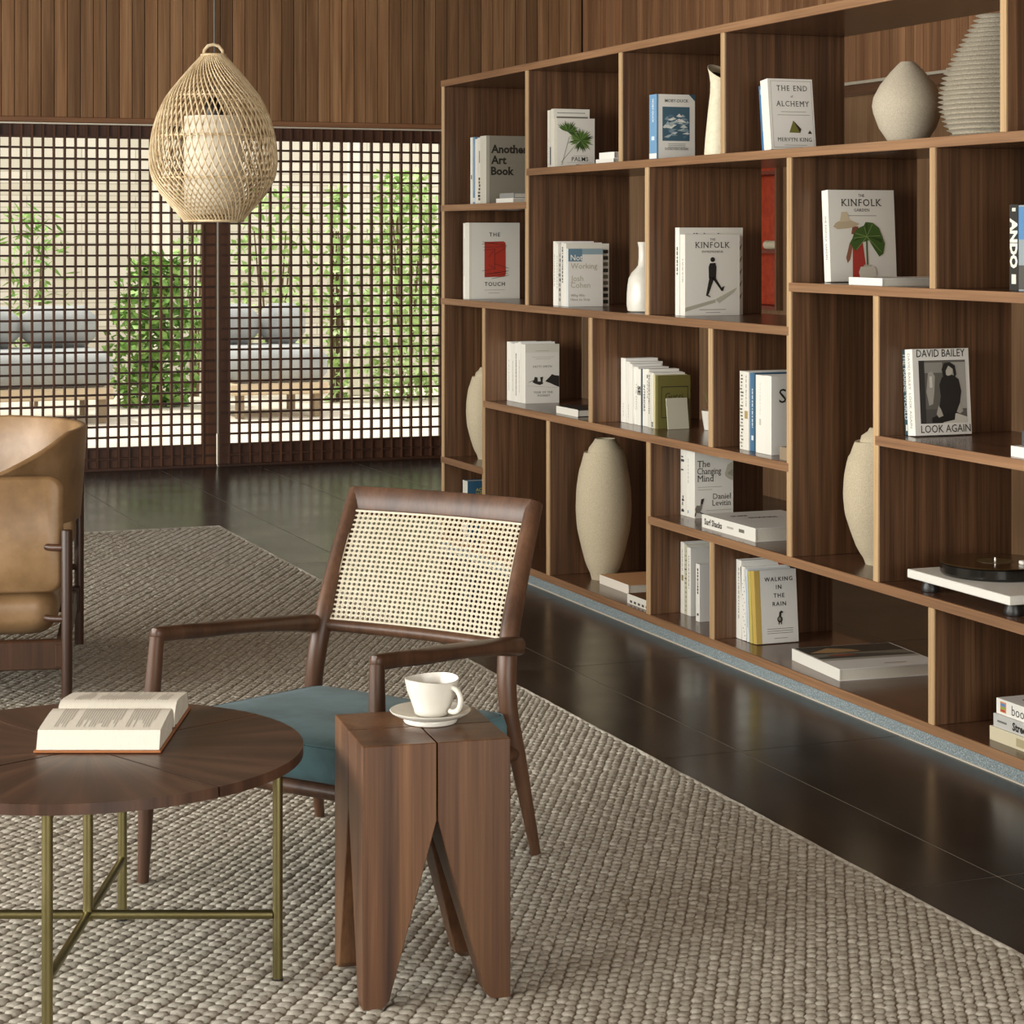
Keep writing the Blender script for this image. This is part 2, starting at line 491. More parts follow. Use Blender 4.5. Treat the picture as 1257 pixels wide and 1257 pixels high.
# lattice doors
XM = 3.05
PV, PH = 0.0640, 0.0634
ZK, ZG = 0.135, 1.974               # solid kick panel below, solid band above
vs_me = MB().cbox(-0.0064, 0.0064, -0.012, 0.020, 0.018, ZT - 0.004, 0.0012).mesh('upright_slat'); vs_me.materials.append(M['lattice'])
def lattice_door(name, x0, x1, stile_left, stile_right, label):
    d = thing(name, label, 'door', (0, 0, 0), kind='structure')
    del d['category']
    lx0 = x0 + stile_left; lx1 = x1 - stile_right
    if stile_left: MB().cbox(x0, lx0, YFAR, YFAR + 0.05, 0.004, ZT, 0.002).build('stile', M['lattice'], d)
    if stile_right: MB().cbox(lx1, x1, YFAR, YFAR + 0.05, 0.004, ZT, 0.002).build('stile', M['lattice'], d)
    MB().cbox(lx0, lx1, YFAR + 0.008, YFAR + 0.04, 0.0006, ZK, 0.001).build('kick_panel', M['kick'], d)
    MB().cbox(lx0, lx1, YFAR + 0.008, YFAR + 0.04, ZG, ZT, 0.001).build('top_panel', M['kick'], d)
    MB().cbox(x0, x1, YFAR - 0.014, YFAR + 0.012, 0.0006, 0.018, 0.001).build('bottom_rail', M['lattice_h'], d)
    n = int(round((lx1 - lx0) / PV))
    for i in range(n + 1):
        link('upright_slat', vs_me, None, d, (lx0 + (lx1 - lx0) * i / n, YFAR, 0))
    hm = MB().cbox(x0 + 0.012, x1 - 0.012, -0.0105, 0.010, -0.0062, 0.0062, 0.001).mesh('cross_slat'); hm.materials.append(M['lattice_h'])
    nh = int(round((ZG - ZK) / PH))
    for k in range(nh + 1):
        link('cross_slat', hm, None, d, (0, YFAR, ZK + (ZG - ZK) * k / nh))
    link('cross_slat', hm, None, d, (0, YFAR, ZK - PH))
    return d
lattice_door('door_1', XD0, XM - 0.006, 0.06, 0.085, 'dark wooden lattice door left of the pendant lamp')
lattice_door('door_2', XM + 0.010, XD1, 0.06, 0.06, 'dark wooden lattice door right of the pendant lamp')
struct('trim_5', MB().box(XM - 0.004, XM + 0.008, YFAR + 0.01, YFAR + 0.03, 0.2, ZT), M['trackline'])

# ------------------------------------------------------------------ garden outside the lattice
pave = noisy('pale_paving', ['#bdb5a5', '#cac2b4'], 4, 0.9)
struct('ground', MB().box(-6, 14, YFAR + 0.09, 24, -0.15, -0.01), pave)
def gwall():
    N = NT('garden_stone_wall')
    br = N.n('ShaderNodeTexBrick')
    br.inputs['Scale'].default_value = 1.0
    br.inputs['Color1'].default_value = (*srgb('#d6cfc0'), 1); br.inputs['Color2'].default_value = (*srgb('#c6beac'), 1)
    br.inputs['Mortar'].default_value = (*srgb('#b3ab9a'), 1)
    br.inputs['Mortar Size'].default_value = 0.006; br.inputs['Brick Width'].default_value = 0.5; br.inputs['Row Height'].default_value = 0.11
    tc = N.n('ShaderNodeTexCoord'); sp = N.n('ShaderNodeSeparateXYZ'); cb = N.n('ShaderNodeCombineXYZ')
    N.l(tc.outputs['Object'], sp.inputs[0]); N.l(sp.outputs[0], cb.inputs[0]); N.l(sp.outputs[2], cb.inputs[1])
    N.l(cb.outputs[0], br.inputs['Vector'])
    N.l(br.outputs['Color'], N.b.inputs['Base Color'])
    N.set(Roughness=0.9)
    return N.m
struct('wall_garden', MB().box(-6, 14, 20.0, 20.3, -0.01, 4.5), gwall())
for px, lab in ((198, 'slim white garden column behind the left lattice door'), (436, 'slim white garden column behind the right lattice door')):
    xx, yy, yc = ony(px, 18.2)
    c = thing('garden_column', lab, 'column', (xx, yy, -0.01))
    MB().tube([(0, 0, 0), (0, 0, 3.2)], 0.07, 16).build('shaft', plain('#e6dfd0', 0.7), c, 50)
    MB().cbox(-0.12, 0.12, -0.12, 0.12, 0, 0.08, 0.01).build('base', plain('#d8d0c0', 0.8), c)

sofa_m = noisy('grey_outdoor_fabric', ['#8f9290', '#9fa19e'], 5, 0.9)
def sofa(xa, xb, label):
    w = xb - xa
    s = thing('garden_sofa', label, 'sofa', ((xa + xb) / 2, 16.1, -0.01))
    MB().cbox(-w / 2, w / 2, 0, 0.9, 0.18, 0.27, 0.01).build('base', plain('#c9b596', 0.7), s)
    for sx in (-1, 1):
        for yy in (0.06, 0.82):
            MB().cbox(sx * (w / 2 - 0.08) - 0.03, sx * (w / 2 - 0.08) + 0.03, yy - 0.03, yy + 0.03, 0, 0.18, 0.004).build('leg', plain('#8d7a60', 0.7), s)
    MB().cbox(-w / 2, w / 2, -0.02, 0.9, 0.27, 0.54, 0.07).build('seat_cushion', sofa_m, s, 60)
    k = max(2, int(round(w / 0.6)))
    for i in range(k):
        a = -w / 2 + w * i / k
        MB().cbox(a + 0.01, a + w / k - 0.01, 0.55, 0.85, 0.54, 0.86, 0.09).build('back_cushion', sofa_m, s, 60)
sofa(ony(-60, 16.1)[0], ony(140, 16.1)[0], 'grey cushioned garden sofa behind the left lattice door')
sofa(ony(284, 16.1)[0], ony(404, 16.1)[0], 'grey cushioned garden sofa behind the right lattice door')

leaf_a = noisy('leaf_green', ['#527c2e', '#789f4a', '#9db96c'], 9, 0.6)
leaf_b = noisy('leaf_light_green', ['#85a85a', '#a6c27a', '#c5d6a0'], 7, 0.6)
bark = plain('#6d5a42', 0.9)
for m_ in (leaf_a, leaf_b):
    m_.node_tree.nodes['Principled BSDF'].inputs['Subsurface Weight'].default_value = 0.0
def shrub(name, label, px, Y, h, rx, ry, n, ll, lw, mat, z0=0.0):
    xx, yy, yc = ony(px, Y)
    s = thing(name, label, 'plant', (xx, yy, -0.01), group='garden plants behind the lattice')
    fo = MB()
    for i in range(n):
        a = random.uniform(0, 2 * math.pi); r = math.sqrt(random.random())
        zz = z0 + (h - z0) * random.random()
        k = math.sin(math.pi * min(1, max(0.12, 0.15 + 0.85 * (zz - z0) / (h - z0 + 1e-6))) ) * 0.5 + 0.55
        p = Vector((rx * r * math.cos(a) * k, ry * r * math.sin(a) * k, zz))
        d = Vector((random.uniform(-1, 1), random.uniform(-1, 1), random.uniform(-0.7, 0.8))).normalized()
        q = d.cross(Vector((random.uniform(-1, 1), random.uniform(-1, 1), random.uniform(-1, 1)))).normalized() * lw / 2
        fo.add([p, p + d * ll * 0.5 + q, p + d * ll, p + d * ll * 0.5 - q], [(0, 1, 2, 3)])
    fo.build('foliage', mat, s, recalc=False)
    st = MB()
    for i in range(4):
        a = random.uniform(0, 6.28)
        st.tube([(0.04 * math.cos(a), 0.04 * math.sin(a), 0), (rx * 0.4 * math.cos(a), ry * 0.4 * math.sin(a), h * 0.8)], [0.014, 0.006], 6)
    st.build('stem', bark, s)
shrub('feathery_shrub', 'feathery green shrub seen behind the far left of the lattice', 40, 17.9, 1.6, 0.30, 0.25, 230, 0.15, 0.028, leaf_a, 0.5)
shrub('leafy_shrub', 'wide dense leafy green shrub behind the lattice below the pendant lamp', 190, 17.55, 1.22, 0.36, 0.25, 1300, 0.11, 0.055, leaf_a)
shrub('climbing_shrub', 'tall thin climbing plant behind the lattice by the door stile', 238, 18.5, 2.0, 0.2, 0.16, 240, 0.1, 0.05, leaf_b, 0.3)
shrub('pale_shrub', 'pale green shrub behind the second lattice door above the sofa', 335, 18.7, 1.8, 0.45, 0.3, 420, 0.10, 0.045, leaf_b, 0.3)
shrub('slender_shrub', 'slender pale shrub behind the lattice just left of the second white column', 414, 17.5, 1.8, 0.10, 0.16, 330, 0.1, 0.05, leaf_b)
shrub('tall_shrub', 'wide tall pale green shrub behind the lattice beside the bookshelf', 496, 17.5, 1.95, 0.40, 0.28, 1500, 0.09, 0.045, leaf_b)

# ------------------------------------------------------------------ bookshelf
shelf = thing('bookshelf', 'long open walnut bookshelf of staggered compartments on a stone plinth', 'bookshelf', (XS, 6.0, 0))
TB = 0.028
YEND = 3.2                          # runs on past the right edge of the frame
def sy(px): return onx(px, XS)[1]
def shelf_part(name, x0, x1, y0, y1, z0, z1, mat):
    return MB().cbox(x0 - XS, x1 - XS, y0 - 6.0, y1 - 6.0, z0, z1, 0.0012).build(name, mat, shelf)
Y0 = sy(541)                        # far end
def board(ya, yb, zt):
    b = shelf_part('shelf_board', XS + 0.006, XS + DS, yb, ya, zt - TB, zt, M['veneer_h'])
    e = MB().cbox(0, 0.0065, yb - 6.0, ya - 6.0, zt - TB, zt, 0.001).build('edge_strip', M['edge_h'], b)
def divider(px, za, zb):
    """upright whose front edge is centred on the pixel column px"""
    yc = sy(px)
    ya, yb = yc - TB / 2, yc + TB / 2
    d = shelf_part('divider', XS + 0.006, XS + DS - 0.001, ya, yb, za, zb, M['veneer_v'])
    MB().cbox(0.0005, 0.0065, ya - 6.0, yb - 6.0, za, zb, 0.001).build('edge_strip', M['edge_v'], d)
Z8, Z7, Z6, Z5, Z4, Z3, Z1, Z2, ZTOP = 0.064, 0.410, 0.827, 0.697, 1.253, 1.117, 1.532, 1.665, 2.088
board(Y0, YEND, ZTOP)
board(Y0, sy(646), Z1)
board(sy(646) , YEND, Z2)
board(Y0, sy(968), Z3)
board(sy(968), YEND, Z4)
board(Y0, sy(593), Z7)
board(sy(593), sy(968), Z5)
board(sy(1074), YEND, Z6)
board(sy(795), YEND, Z7)
board(Y0, YEND, Z8)
divider(543, Z8, ZTOP - TB)
divider(646, Z3, ZTOP - TB)
divider(761, Z2, ZTOP - TB)
divider(886.5, Z2, ZTOP - TB)
divider(1231, Z2, ZTOP - TB)
divider(793.5, Z3, Z2 - TB)
divider(968, Z7, Z2 - TB)
divider(1144, Z4, Z2 - TB)
divider(593, Z8, Z3 - TB)
divider(724, Z5, Z3 - TB)
divider(871.5, Z5, Z3 - TB)
divider(672, Z8, Z5 - TB)
divider(795, Z8, Z5 - TB)
divider(873, Z8, Z7 - TB)
divider(1074.5, Z7, Z4 - TB)
divider(1142.5, Z8, Z7 - TB)
divider(1345, Z4, Z2 - TB)
divider(1390, Z8, Z7 - TB)
divider(1330, Z7, Z6 - TB)
divider(1420, Z6, Z4 - TB)
divider(1440, Z2, ZTOP - TB)
shelf_part('plinth', XS + 0.002, XS + DS - 0.05, YEND, Y0, 0.0, 0.0355, M['plinth'])
shelf_part('bead', XS - 0.005, XS + 0.002, YEND, Y0, 0.0, 0.004, plain('#c9c3b4', 0.6))

# ------------------------------------------------------------------ lettering and cover prints
_fc = {}
def text_geo(s, serif=False, bold=0.0, spacing=1.0):
    """outline letters as flat triangles, cap height about 0.7 per unit; returns verts (x, y) and faces"""
    key = (s, serif, bold, spacing)
    if key in _fc: return _fc[key]
    cu = bpy.data.curves.new('lettering', 'FONT')
    cu.body = s
    cu.size = 1.0
    cu.fill_mode = 'FRONT'
    cu.resolution_u = 2
    cu.offset = bold
    cu.space_character = spacing
    o = bpy.data.objects.new('lettering', cu)
    COL.objects.link(o)
    bpy.context.view_layer.update()
    dg = bpy.context.evaluated_depsgraph_get()
    me = o.evaluated_get(dg).to_mesh()
    vs = [(v.co.x, v.co.y) for v in me.vertices]
    fs = [tuple(p.vertices) for p in me.polygons]
    cnt = {}
    for f in fs:
        for k in range(len(f)):
            e = tuple(sorted((f[k], f[(k + 1) % len(f)])))
            cnt[e] = cnt.get(e, 0) + 1
    if serif:
        # small slabs on the ends of the stems
        segs = {}
        for (a, b), c in cnt.items():
            if c != 1: continue
            (xa, ya), (xb, yb) = vs[a], vs[b]
            ln = abs(xa - xb)
            if abs(ya - yb) < 0.004 and 0.05 < ln < 0.2:
                for lev, sgn in ((0.0, 1), (0.52, -1), (0.54, -1), (0.70, -1), (0.72, -1), (0.73, -1), (0.76, -1)):
                    if abs(ya - lev) < 0.022:
                        segs[(round(min(xa, xb), 2), round(ya, 2))] = (min(xa, xb), max(xa, xb), ya, sgn); break
        for (x0, x1, yy, sg) in segs.values():
            k = len(vs); e = 0.055
            vs += [(x0 - e, yy), (x1 + e, yy), (x1 + e, yy + sg * 0.045), (x0 - e, yy + sg * 0.045)]
            fs.append((k, k + 1, k + 2, k + 3))
    o.evaluated_get(dg).to_mesh_clear()
    bpy.data.objects.remove(o); bpy.data.curves.remove(cu)
    _fc[key] = (vs, fs)
    return vs, fs

class Prints:
    """flat print on a book: lettering and shapes collected per colour"""
    def __init__(self, book, Wd, T, H):
        self.b, self.W, self.T, self.H = book, Wd, T, H
        self.layers = {}
    def _mb(self, col): return self.layers.setdefault(col, MB())
    def text(self, s, cx, z, h, col='#22201c', serif=False, bold=0.0, spacing=1.0, align='c', maxw=None, lay=2):
        """on the front cover: cx, z as fractions, h = cap height in metres"""
        vs, fs = text_geo(s, serif, bold, spacing)
        if not vs: return
        x0, x1 = min(v[0] for v in vs), max(v[0] for v in vs)
        k = h / 0.70; kx = k
        if maxw and (x1 - x0) * k > maxw * self.W: kx = maxw * self.W / (x1 - x0)
        ox = cx * self.W - {'c': (x0 + x1) / 2, 'l': x0, 'r': x1}[align] * kx
        self._mb(col).add([(v[0] * kx + ox, -0.0004 * lay, v[1] * k + z * self.H) for v in vs], fs)
    def spine(self, s, ztop, h, col='#22201c', serif=False, bold=0.0, spacing=1.0, maxl=None, yc=None, lay=1):
        vs, fs = text_geo(s, serif, bold, spacing)
        x0, x1 = min(v[0] for v in vs), max(v[0] for v in vs)
        k = h / 0.70; kx = k
        if maxl and (x1 - x0) * k > maxl * self.H: kx = maxl * self.H / (x1 - x0)
        yc = self.T / 2 if yc is None else yc
        self._mb(col).add([(-0.0005 * lay, yc + h / 2 - v[1] * k, ztop * self.H - (v[0] - x0) * kx) for v in vs], fs)
    def poly(self, pts, col, lay=1):
        """pts as fractions of the cover"""
        self._mb(col).add([(p[0] * self.W, -0.0004 * lay, p[1] * self.H) for p in pts], [tuple(range(len(pts)))])
    def rect(self, x0, x1, z0, z1, col, lay=1):
        self.poly([(x0, z0), (x1, z0), (x1, z1), (x0, z1)], col, lay)
    def line(self, a, b, w, col, lay=2):
        ax, az, bx, bz = a[0] * self.W, a[1] * self.H, b[0] * self.W, b[1] * self.H
        d = Vector((bx - ax, bz - az)); n = Vector((-d.y, d.x)).normalized() * w / 2
        self._mb(col).add([(ax - n.x, -0.0004 * lay, az - n.y), (bx - n.x, -0.0004 * lay, bz - n.y), (bx + n.x, -0.0004 * lay, bz + n.y), (ax + n.x, -0.0004 * lay, az + n.y)], [(0, 1, 2, 3)])
    def ell(self, cx, cz, rx, rz, col, lay=1, n=16, a0=0.0):
        self.poly([(cx + rx * math.cos(2 * math.pi * k / n + a0), cz + rz * math.sin(2 * math.pi * k / n + a0)) for k in range(n)], col, lay)
    def sband(self, z0, z1, col, lay=1, y0=0.0, y1=None):
        y1 = self.T if y1 is None else y1
        self._mb(col).add([(-0.0004 * lay, y0, z0 * self.H), (-0.0004 * lay, y1, z0 * self.H), (-0.0004 * lay, y1, z1 * self.H), (-0.0004 * lay, y0, z1 * self.H)], [(0, 1, 2, 3)])
    def done(self):
        for col, mb in self.layers.items():
            mb.build('cover_print', plain(col, 0.6), self.b, recalc=False)

def paler(h):
    """paper stock of the light jackets: a touch whiter than the swatch"""
    c = [int(h[i:i + 2], 16) for i in (1, 3, 5)]
    if min(c) < 160: return h
    return '#%02x%02x%02x' % tuple(int(v + (246 - v) * .45) for v in c)
def book(label, loc, Wd, T, H, cover='#dcd9cc', spine=None, rz=0.0, lean=0.0, flat=False, hard=True, tilt=0.0, group=None, page=None):
    spine = spine or cover
    cover = paler(cover)
    t = 0.0028 if hard else 0.0012
    ov = 0.003 if hard else 0.0004
    r = thing('book', label, 'book', loc, rz, group)
    if flat: r.rotation_euler = (-math.pi / 2, 0, 0); r.rotation_mode = 'XYZ'
    if flat:
        r.matrix_world = Matrix.Translation(Vector(loc) + Vector((0, 0, T))) @ Matrix.Rotation(rz, 4, 'Z') @ Matrix.Rotation(-math.pi / 2, 4, 'X')
    else:
        lift = T * math.sin(abs(lean)) if lean else 0.0
        r.matrix_world = Matrix.Translation(Vector(loc) + Vector((0, 0, lift))) @ Matrix.Rotation(rz, 4, 'Z') @ Matrix.Rotation(-lean, 4, 'X')
    MB().box(0, Wd, 0, t, 0, H).box(0, Wd, T - t, T, 0, H).build('cover', plain(cover, 0.5), r)
    MB().box(-0.0002, t, 0.0001, T - 0.0001, 0.0001, H - 0.0001).build('spine', plain(spine or cover, 0.5), r)
    MB().box(t, Wd - ov, t, T - t, ov, H - ov).build('pages', page or M['page'], r)
    return r, Prints(r, Wd, T, H)

INK = '#24211c'
def scribble(p, n, h, y0=0.86, y1=0.12, col='#77736a', serif=False):
    """tiny unreadable spine print as short dashes"""
    z = y0
    while z > y1:
        l = random.uniform(0.015, 0.05)
        p._mb(col).add([(-0.0005, p.T / 2 - h / 2, (z - l) * p.H), (-0.0005, p.T / 2 + h / 2, (z - l) * p.H), (-0.0005, p.T / 2 + h / 2, z * p.H), (-0.0005, p.T / 2 - h / 2, z * p.H)], [(0, 1, 2, 3)])
        z -= l + random.uniform(0.008, 0.02)

def frame(pxl, pxe, pxr, pyt, zs, e, div=None):
    """size a row of upright books from where it meets the shelf"""
    X = XS + e
    _, y0, yc = onx(pxe, X)
    _, yl, _ = onx(pxl, X)
    if div: yl = min(yl, sy(div) - TB / 2 - .003)
    Wd = ony(pxr, y0)[0] - X
    return X, y0, yl - y0, Wd, zat(pyt, yc) - zs

# ---- top left compartment: grey art book and its neighbours
X, y0, T, Wd, H = frame(576.5, 597, 645, 166.5, Z1, 0.09)
b, p = book('large grey linen art book with black title on the top left shelf', (X, y0, Z1 + .0005), 0.27, T * .36, H, '#8f8c7e', '#c9c6b8')
p.rect(0, 0.055, 0, 1, '#b3b0a2', 1)
p.text('Another', 0.08, 0.75, 0.034, '#2b2822', True, 0.032, align='l')
p.text('Art', 0.08, 0.59, 0.034, '#2b2822', True, 0.032, align='l')
p.text('Book', 0.08, 0.43, 0.034, '#2b2822', True, 0.032, align='l')
p.done()
yy = y0 + T * .37
for lab, th, hh, col, deco in (('book with black photo print along its spine beside the grey linen art book', .19, 0.985, '#d9d6ca', 'photo'),
                               ('white-spined book between the photo spine and the blue spine, top left shelf', .15, 0.97, '#e2dfd3', None),
                               ('light blue-spined book on the top left shelf', .13, 1.0, '#6f93b0', 'blue'),
                               ('outermost white-spined book on the top left shelf', .15, 1.0, '#e4e1d6', 'mark')):
    b, p = book(lab, (X + .004, yy, Z1 + .0005), Wd * .9, T * th, H * hh, col)
    if deco == 'photo':
        for k in range(7): p.sband(.06 + k * .05, .09 + k * .05 + random.uniform(0, .012), random.choice(['#3a3732', '#5a5650', '#1f1d1a']), y0=p.T * random.uniform(.05, .3), y1=p.T * random.uniform(.6, .95))
        p.sband(.62, .8, '#8a867c', y0=p.T * .3, y1=p.T * .6)
    if deco == 'blue':
        p.sband(.2, .9, '#9db7c8', y0=p.T * .35, y1=p.T * .6); p.sband(.04, .1, '#cfd8da')
    if deco == 'mark': p.sband(.38, .44, '#4a463f', y0=p.T * .3, y1=p.T * .7)
    p.done()
    yy += T * (th + .005)
xx = XS + .05; yq = onx(609, xx)[1] - .2
b, p = book('white book lying flat in front of the grey art book', (xx, yq, Z1), .2, .020, .2, '#e6e4da', flat=True)
p.done()
b, p = book('slim grey book on top of the flat white book, top left shelf', (xx + .004, yq + .002, Z1 + .0205), .18, .021, .165, '#8d8f8c', flat=True)
p.done()

# ---- second compartment: palm book
X, y0, T, Wd, H = frame(672, 684, 730, 145, Z2, 0.05)
H2 = zat(133, onx(684, X)[2]) - Z2
b, p = book('cream book with green palm fronds on its cover', (X, y0, Z2 + .0005), Wd, T * .30, H, '#cfccbb', '#cdcabb')
random.seed(3)
def frond(cx, cz, r, a0, a1, n, cols, lay):
    for k in range(n):
        a = a0 + (a1 - a0) * k / (n - 1) + random.uniform(-.06, .06)
        rr = r * random.uniform(.8, 1.05)
        tip = (cx + rr * math.cos(a), cz + rr * math.sin(a) * .72)
        nx, nz = -math.sin(a) * r * .075, math.cos(a) * r * .06
        mid = (cx + rr * .5 * math.cos(a), cz + rr * .5 * math.sin(a) * .72)
        p.poly([(cx, cz), (mid[0] + nx, mid[1] + nz), tip, (mid[0] - nx, mid[1] - nz)], random.choice(cols), lay + k * 0.01)
GR = ['#3c5a1f', '#4f6f2b', '#5f7d3a', '#2f4719']
p.line((.12, .05), (.32, .62), .002, '#7a8560'); p.line((.1, .1), (.55, .52), .002, '#7a8560')
frond(.28, .72, .34, -.6, 2.6, 20, GR, 3)
frond(.62, .55, .36, -2.2, 3.6, 30, GR, 4)
p.text('PALMS', .6, .13, .0165, '#2c2a22', True, 0.004, 1.1)
p.rect(.42, .78, .235, .241, '#8f8c7d', 2); p.rect(.25, .95, .1, .104, '#8f8c7d', 2); p.rect(.5, .72, .035, .065, '#55524a', 2)
p.done()
b, p = book('taller cream book standing directly behind the palm frond book', (X - .002, y0 + T * .31, Z2 + .0005), Wd * .96, T * .26, H2, '#d5d2c2', '#dedbce')
[p.rect(.1 + k * .052, .14 + k * .052, .925, .938, '#6b685c', 2) for k in range(15)]; p.rect(.08, .95, .84, .87, '#6f6d5c'); p.done()
yy = y0 + T * .58
for lab, th, col, sc_ in (('cream-spined book with dark lower band behind the palm frond book', .2, '#d2cfc0', 'band'),
                         ('outermost white-spined book in the palm frond book row', .2, '#e3e0d5', 'dots')):
    b, p = book(lab, (X, yy, Z2 + .0005), Wd * .9, T * th, H2 * .985, col)
    if sc_ == 'band': p.sband(.05, .36, '#3a4350', y0=p.T * .2, y1=p.T * .8)
    else: scribble(p, 8, .003, .5, .05)
    p.done(); yy += T * (th + .01)
xx = XS + .07; yq = onx(731.5, xx)[1] - .165
b, p = book('lower of two small white books lying flat beside the palm book', (xx, yq, Z2), .13, .020, .165, '#e4e2d8', flat=True); p.done()
b, p = book('upper of two small white books lying flat beside the palm book', (xx + .004, yq + .002, Z2 + .0205), .11, .024, .14, '#eceae2', flat=True)
p.text('', .5, .5, .01); p.done()

# ---- third compartment: sea book and pitcher
X, y0, T, Wd, H = frame(797, 806, 853, 115.5, Z2, 0.05)
b, p = book('book with stormy sea picture on its cover and blue spine', (X, y0, Z2 + .0005), Wd, T * .98, H, '#d3d1c2', '#6d97bb')
p.rect(0, .045, 0, 1, '#5d86a6', 1)
p.text('MOBY-DUCK', .52, .88, .011, '#4c5358', True, 0.006, maxw=.68)
p.rect(.15, .86, .29, .81, '#3f5f70', 1)
random.seed(5)
for k in range(34):
    cx, cz = random.uniform(.2, .82), random.uniform(.33, .68)
    a = random.uniform(-.5, .9); l = random.uniform(.05, .16)
    x0_, x1_ = max(.155, cx - l), min(.855, cx + l)
    p.poly([(x0_, cz), (cx, cz + .02 + .03 * random.random()), (x1_, max(.3, min(.79, cz + l * a * .4))), (cx, cz - .012)], random.choice(['#cfd6d2', '#a8b7ba', '#7d95a0', '#e2e4dc', '#577486']), 2 + k * .02)
p.poly([(.84, 1), (1, 1), (1, .9)], '#2f5566', 2)
p.text('DONOVAN HOHN', .52, .15, .009, '#4c5358', True, maxw=.6)
for k in range(3): p.rect(.3, .75, .24 - k * .025, .25 - k * .025, '#9aa09a', 1)
p.text('MOBY-DUCK', .5, 0, .0001, '#d3d1c2')
p.spine('MOBY-DUCK', .93, .014, '#e8ebe6', False, .01, maxl=.36)
p.sband(.02, .1, '#dfe3df'); p.sband(.3, .36, '#cfdbe2', y0=p.T * .3, y1=p.T * .7); p.done()

def lathe_vase(name, label, px, py, zs, inset, prof, mat, n=40, cat='vase', fn=None):
    xx, yy, _ = onx(px, XS + inset)
    v = thing(name, label, cat, (xx, yy, zs))
    MB().lathe(prof, n, fn=fn).build('body', mat, v, 50)
    return v
# cream pitcher with a slanted mouth
def slant(p):
    k = max(0.0, (p[2] - .2) / .085)
    return (p[0], p[1], p[2] + k * (p[1] * .62 - p[0] * .18) - k * .004)
prof = [(0.02, 0), (.056, 0.001), (.058, .006), (.054, .06), (.046, .14), (.038, .21), (.037, .24), (.041, .265), (.047, .284), (.0455, .2845), (.039, .265), (.033, .24), (.03, .18), (.01, .16)]
v = lathe_vase('pitcher', 'tall cream pitcher with slanted dark mouth on the top shelf', 885.5, 190, Z2, .09, prof, M['creamclay'], 36, 'pitcher', slant)
MB().lathe([(0.0, .266), (.0385, .266), (.0385, .2675), (0.0, .2675)], 24, fn=slant).build('mouth', M['dark'], v, 40)  # dark disc paints in the shade inside the pitcher

# ---- fourth compartment: pyramid book, leaning
X, y0, T, Wd, H = frame(931, 947, 1003, 97, Z2, 0.05)
LN = math.radians(7)
b, p = book('white jacketed book with small pyramid on its cover, leaning on the top shelf', (X, y0, Z2), Wd * .98, T * .55, H * 1.0, '#cfcdc0', '#e1dfd5', lean=LN)
for x0_, x1_, z0_, z1_ in ((.06, .97, .965, .97), (.06, .97, .03, .035), (.06, .066, .03, .97), (.962, .968, .03, .97)): p.rect(x0_, x1_, z0_, z1_, '#8f8c7e', 1)
p.text('THE END', .53, .83, .0175, '#2c2a25', True, .0, 1.25, maxw=.68)
p.text('of', .52, .735, .008, '#55524a', True)
p.text('ALCHEMY', .53, .61, .0175, '#2c2a25', True, .0, 1.2, maxw=.74)
p.rect(.26, .82, .53, .537, '#8a877b'); p.rect(.18, .9, .485, .492, '#8a877b')
p.poly([(.42, .24), (.66, .235), (.52, .41)], '#6f6d2c', 2); p.poly([(.52, .41), (.66, .235), (.69, .29)], '#2a2718', 3)
p.poly([(.83, .225), (.93, .225), (.88, .275)], '#2a2718', 2)
p.text('MERVYN KING', .53, .115, .0125, '#2c2a25', True, 0, 1.15, maxw=.76); p.rect(.3, .8, .06, .066, '#8a877b'); p.done()
b, p = book('thin blue book leaning behind the pyramid book', (X + .006, y0 + T * .58, Z2 + .0005), Wd * .8, T * .26, H * .93, '#3f6d96', lean=math.radians(6.5))
p.sband(.86, .94, '#8fb0c6', y0=p.T * .3, y1=p.T * .7); p.sband(.3, .8, '#6f97b6', y0=p.T * .4, y1=p.T * .55); p.done()

# round clay vase and ribbed vase
prof = [(.02, 0), (.050, .001), (.056, .008), (.084, .05), (.1, .093), (.104, .115), (.1, .14), (.08, .178), (.05, .215), (.028, .238), (.02, .245), (.014, .243), (.012, .2)]
lathe_vase('round_vase', 'round sand-coloured clay vase with narrow mouth on the top shelf', 1114, 165, Z2, .2, prof, M['greyclay'])
prof = [(.05, 0)]
nr = 26
def rib_r(t):
    return np.interp(t, [0, .1, .24, .36, .5, .65, .8, .92, 1], [.135, .158, .172, .171, .160, .135, .105, .08, .066])
for k in range(nr):
    t0, t1 = k / nr, (k + 1) / nr
    hz = .345
    r0 = rib_r((t0 + t1) / 2)
    prof += [(r0 - .016, t0 * hz + .0005), (r0 - .013, (t0 + .42 / nr) * hz), (r0 - .001, (t0 + .72 / nr) * hz), (r0 + .001, (t0 + .82 / nr) * hz), (r0 - .006, (t0 + .96 / nr) * hz)]
prof += [(.052, .345), (.045, .335), (.04, .25)]
lathe_vase('ribbed_vase', 'tall cone-shaped vase with horizontal ribs on the top shelf', 1229, 160, Z2, .235, prof, M['ribclay'], 56)

